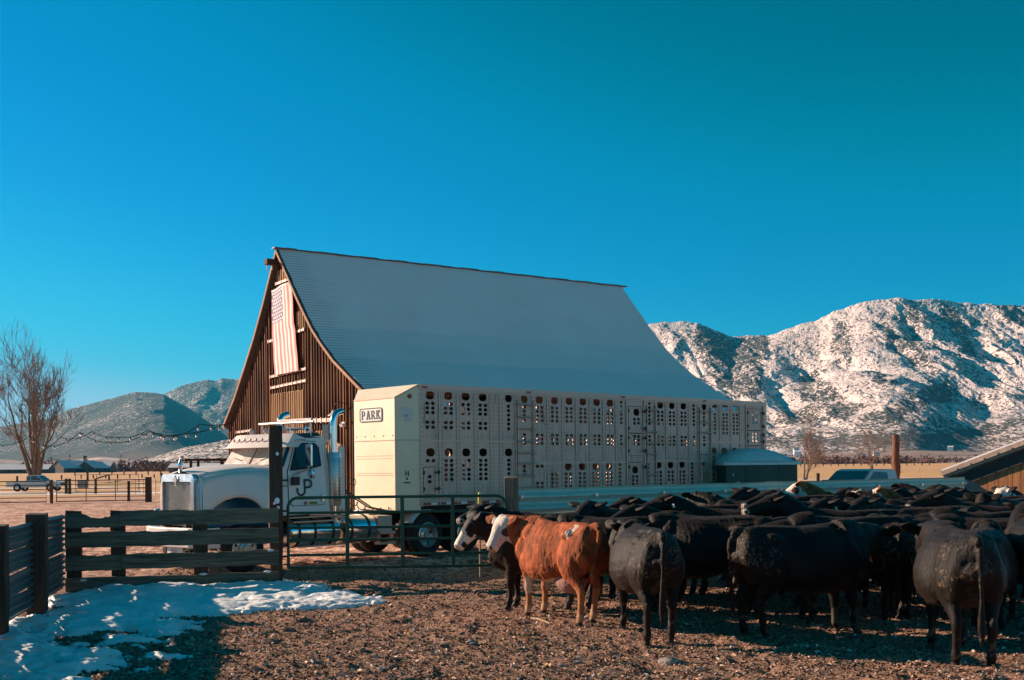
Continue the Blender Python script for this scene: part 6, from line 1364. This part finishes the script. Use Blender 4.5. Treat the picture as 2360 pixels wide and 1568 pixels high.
M_BR1 = m_twig('thicket', (.10, .05, .045), (.30, .16, .13)); M_BR2 = m_twig('evergreen_brush', (.02, .03, .028), (.07, .075, .06))
g = random.Random(33); sp1 = []; sp2 = []
for px, n_, w, h, Z in ((20, 12, 9, 6, 800), (70, 12, 9, 8, 820), (35, 6, 8, 10, 780), (100, 5, 6, 5, 900), (180, 36, 9, 8, 800), (150, 10, 8, 5, 900), (130, 8, 8, 4, 1000)):
    for i in range(n_): p = at(px + g.uniform(-26, 26) * (n_ / 16 + .3), 467, Z * g.uniform(.92, 1.1)); sp1.append((p.x, p.y, w * g.uniform(.6, 1.2), h * g.uniform(.5, 1.25)))
for i in range(420): Z = g.uniform(950, 2500); p = at(g.uniform(690, 1060), 465, Z); sp1.append((p.x, p.y, g.uniform(4, 12), g.uniform(3, 10) + (Z - 1350) * .0))
for i in range(120): Z = g.uniform(950, 2200); p = at(g.uniform(-20, 240), 465, Z); sp1.append((p.x, p.y, g.uniform(4, 12), g.uniform(3, 9)))
for px, w, h, Z in ((80, 10, 9, 700), (84, 8, 8, 700), (757, 9, 9, 1100), (835, 7, 6, 1250), (60, 9, 7, 760)): p = at(px, 467, Z); sp2.append((p.x, p.y, w, h))
for i in range(60): Z = g.uniform(1100, 2500); p = at(g.choice([g.uniform(690, 1060), g.uniform(0, 240)]), 465, Z); sp2.append((p.x, p.y, g.uniform(4, 7), g.uniform(5, 11)))
brush('thicket', sp1, M_BR1, 'reddish brown leafless thickets across the valley', 5); brush('evergreens', sp2, M_BR2, 'dark evergreen clumps in the valley', 6)
# ------------------------------------------------------------------ far farmsteads
M_FW1 = plain('far_wall', (.10, .11, .11), .8, 0, .2, .2); M_FWW = plain('far_white', (.78, .74, .74), .7, 0, .1, .2); M_FWB = plain('far_brown', (.3, .18, .14), .8, 0, .2, .2)
def house(px, Z, w, d, h, rh, label, wall=None, roof=None, rz=0, name='farm_building', group=None, z=0):
    p = at(px, 465, Z); o = empty(name, (p.x, Z, z), rz, label=label, cat='building', group=group); m = MB(); m.prism([(-w / 2, -8), (-w / 2, h), (0, h + rh), (w / 2, h), (w / 2, -8)], -d / 2, d / 2) if False else m.prism([(-d / 2, -8), (-d / 2, h), (0, h + rh), (d / 2, h), (d / 2, -8)], -w / 2, w / 2, 'x'); build_each(m, 'wall', wall or M_FW1, o)
    m = MB(); e = .12 * d; V = []
    for s in (1, -1): m.add([(-w / 2 - .5, 0, h + rh + .25), (w / 2 + .5, 0, h + rh + .25), (w / 2 + .5, s * (d / 2 + e), h - rh * .22 + .25), (-w / 2 - .5, s * (d / 2 + e), h - rh * .22 + .25)], [(0, 1, 2, 3)])
    m.build('roof', roof or M_FWW, o)
    m = MB()
    for i in range(max(2, int(w / 6))): x = -w / 2 + (i + .5) * w / max(2, int(w / 6)); m.bb(x - .7, x + .7, -d / 2 - .06, -d / 2, h * .35, h * .75)
    build_each(m, 'window', M_BLACK, o); return o
house(76, 690, 26, 14, 3.4, 4.0, 'long grey barn with snow white roof, left of the distant cluster', M_FW1, M_FWW, R(55)); house(86, 700, 34, 12, 3.2, 3.4, 'long white roofed shed joined in the middle of the distant cluster'); house(93, 690, 14, 12, 3.2, 3.6, 'small peaked barn right in the distant cluster', M_FW1, M_FWW, R(70))
house(24, 640, 32, 10, 2.6, 2.4, 'low flat shed with snowy roof behind the large bare tree'); house(5, 700, 18, 10, 3, 3, 'grey farm shed cut by the left edge'); house(109, 760, 12, 9, 2.6, 2.6, 'little white house near the distant poplar', M_FWW)
house(200, 520, 26, 10, 2.6, 1.6, 'low snowy roofed shed just left of the big barn', M_FW1)
g = random.Random(44); GL = 'far houses scattered below the snowy mountain'
VS = lambda px, Z: 0
hs = []
for i in range(14):
    px = g.uniform(770, 1030); Z = g.uniform(1380, 2500); zz = max(0, (Z - 1350) / 1250) ** 1.3 * ((465 - 1042 * K + 5) / 1109 * 2600) * .95
    house(px, Z, g.uniform(5, 12), g.uniform(5, 8), g.uniform(1.8, 2.8), g.uniform(1.5, 3), 'tiny pale house among brush at the foot of the snowy mountain', g.choice([M_FWW, M_FWB, M_FWW]), M_FWW, g.uniform(-.5, .5), 'far_house', GL, zz)
for i in range(14):
    px = g.uniform(5, 235); Z = g.uniform(1250, 1900); house(px, Z, g.uniform(10, 22), 9, 3.5, 2, 'tiny pale house at the foot of the left hills', g.choice([M_FWW, M_FWB]), M_FWW, g.uniform(-.5, .5), 'far_house', 'far houses below the left hills', max(0, (Z - 1350) / 1250) ** 1.3 * 9)
# dark elevated frame beside the barn
q = at(209, 470, 60); fr = empty('loading_frame', (q.x, 60, 0), R(10), label='dark timber frame stand left of the barn behind the truck hood', cat='frame')
m = MB(); m.bb(-1.2, 1.0, -.5, .5, 2.55, 2.68); m.bb(-1.7, -.9, -.1, .1, 2.56, 2.64); m.build('top_beam', M_DKW, fr)
for a, b in (((-.9, -.4, 0), (-.9, -.4, 2.55)), ((-.6, .4, 0), (-.6, .4, 2.55)), ((.1, 0, 0), (.7, 0, 2.55)), ((.75, -.4, 0), (.75, -.4, 2.55)), ((.9, .4, 0), (.9, .4, 2.55)), ((1.6, 0, 0), (1.0, 0, 2.55))):
    m = MB(); m.bar(a, b, .13, .13); m.build('leg', M_DKW, fr)
# ------------------------------------------------------------------ far gates, rails and field posts
M_TUBE = plain('dark_tube', (.04, .025, .02), .5, .4, .2)
def tgate(name, p0, p1, z0, z1, nr, ups, label, rr=.035):
    p0, p1 = Vector(p0), Vector(p1); o = empty(name, p0, math.atan2(p1.y - p0.y, p1.x - p0.x), label=label, cat='gate'); L_ = (p1 - p0).length
    m = MB(); m.tube([(0, 0, z0), (0, 0, z1), (L_, 0, z1), (L_, 0, z0), (0, 0, z0)], rr, 6); m.build('gate_frame', M_TUBE, o)
    for i in range(nr): z = z0 + (z1 - z0) * (i + 1) / (nr + 1); m = MB(); m.cyl((0, 0, z), (L_, 0, z), rr * .8, n=6); m.build('rail', M_TUBE, o)
    for x in ups: m = MB(); m.cyl((L_ * x, 0, z0), (L_ * x, 0, z1), rr * .8, n=6); m.build('upright', M_TUBE, o)
    return o
tgate('pipe_gate', (-36.5, 70.5, 0), (-29.75, 70.8, 0), .1, 1.42, 4, (.25, .42), 'dark five rail pipe gate cut by the left edge', .035)
tgate('pipe_gate', (-29.1, 70.8, 0), (-23.9, 72.2, 0), .12, 1.45, 4, (.33, .66), 'dark five rail pipe gate ending at the thick black post', .035)
tgate('wire_panel', (-27.0, 84, 0), (-25.2 - 4, 86, 0), .2, 1.4, 3, (.2, .4, .6, .8), 'wire stock panel beyond the pipe gate', .02)
tgate('wire_panel', (-31.0, 92, 0), (-37.4, 95, 0), .3, 1.7, 2, (.33, .66), 'rail panel by the front of the silver pickup', .03)
post('gate_post', -29.42, 70.8, .16, .16, 1.5, 0, 'reddish post between the two pipe gates', mat=M_BARK); post('thick_post', -23.45, 71.5, .34, .3, 1.62, 0, 'thick black post at the right end of the far pipe gates')
for px, Z, h, w, lb in ((66, 98, 1.35, .2, 'left one of the close pair of posts by the pickup bumper'), (69.5, 97, 1.35, .2, 'right one of the close pair of posts by the pickup bumper'), (95.5, 98, 1.32, .18, 'post under the low end of the slanting brace rail'), (17, 180, 1.15, .25, 'lone post left of the silver pickup'), (87.5, 196, 1.75, .3, 'tallest dark post in the field behind the grey plate'),
        (109, 205, 1.15, .25, 'post holding the high end of the slanting brace rail'), (61.5, 235, .95, .25, 'short post just right of the pickup cab'), (161.5, 180, 1.4, .3, 'post in the field just left of the truck grille'), (128.5, 74, 1.35, .15, 'slim post inside the right end of the pipe gate')):
    simple_post(px, Z, h, w, lb, 'posts standing in the left field')
m = MB(); a, b = at(97, 465, 170), at(109, 465, 205); m.bar((a.x, 170, .75), (b.x, 205, 1.1), .18, .2); m.build('brace_rail', M_DKW, None, label='slanting brace rail between two posts in the left field', cat='rail')
m = MB(); c0 = at(79, 465, 71); m.bb(c0.x - .35, c0.x + .35, 71.6, 71.64, .95, 1.42); m.build('gate_sign', plain('grey_sign', (.42, .38, .36), .6), None, label='blank grey plate hung on the far pipe gate', cat='sign')
for i in range(16): px = 75 + i * 6.1; simple_post(px, (375, 250)[i % 2], (1.35, .95)[i % 2] * g.uniform(.85, 1.15), (.32, .22)[i % 2], 'leaning old post of the far field fence', 'posts of the far field fence', lean=g.uniform(-.12, .16))
for i in range(22): px = 770 + i * 7.6; simple_post(px, 560, 1.9, .4, 'post of the fence line below the snowy mountain', 'posts of the right field fence line')
m = MB(); a, b = at(760, 465, 560), at(950, 465, 560); m.cyl((a.x, 560, 1.6), (b.x, 560, 1.6), .08, n=4); m.build('fence_wire', M_TUBE, None, label='wire of the far fence below the snowy mountain', cat='wire')
# ------------------------------------------------------------------ festoon lights from the tree side to the barn corner
M_CABLE = plain('cable_rubber', (.01, .012, .012), .95, 0, .1, **{'Specular IOR Level': .0})
def festoon(pts, label, bul, r=.018):
    o = empty('string_lights', pts[0], 0, label=label, cat='string lights'); P = [Vector(p) - Vector(pts[0]) for p in pts]; m = MB(); full = []
    for i in range(len(P) - 1):
        a, b = P[i], P[i + 1]; sag = (b - a).length * .045
        for k in range(8): q = k / 8; full.append(a.lerp(b, q) - Vector((0, 0, sag * 4 * q * (1 - q))))
    full.append(P[-1]); m.tube(full, r, 5); m.build('cable', M_CABLE, o)
    for k in range(bul):
        q = (k + .5) / bul * (len(full) - 1); i = int(q); p = full[i].lerp(full[min(i + 1, len(full) - 1)], q - i)
        m = MB(); m.cyl(p, p - Vector((0, 0, .12)), .03, n=6); s_ = m.build('socket', M_BLACK, o); m = MB(); m.sphere(p - Vector((0, 0, .17)), .052, 8, 6, (1, 1, 1.3)); m.build('bulb', M_GLASSB, s_, smooth=True)
def fp(L_): return [tuple(at(x, y, Z)) for x, y, Z in L_]
festoon(fp([(60, 437, 62), (92, 431.5, 58), (121, 437, 56), (148, 430, 54), (173, 436, 52), (200, 424, 50), (231, 423, 49.3)]), 'string of bulbs sagging to the barn, the nearer strand', 14)
festoon(fp([(-5, 444, 70), (30, 436, 66), (52, 446, 63), (80, 432, 60), (112, 442, 57), (150, 431, 54), (182, 434, 52), (231, 420, 50)]), 'string of bulbs that loops lower near the bare tree', 15)
# ================================================================== AIR
def haze(den):
    m = bpy.data.materials.new('haze'); m.use_nodes = True; nt = m.node_tree; nt.nodes.clear(); o = nt.nodes.new('ShaderNodeOutputMaterial'); v = nt.nodes.new('ShaderNodeVolumePrincipled')
    v.inputs['Color'].default_value = (.035, .46, .74, 1); v.inputs['Density'].default_value = den; v.inputs['Anisotropy'].default_value = .2; nt.links.new(v.outputs[0], o.inputs['Volume'])
    b = MB(); b.bb(-9000, 9000, -500, 12000, -30, 1150); h = b.build('haze', m); h['kind'] = 'stuff'
haze(.000034)
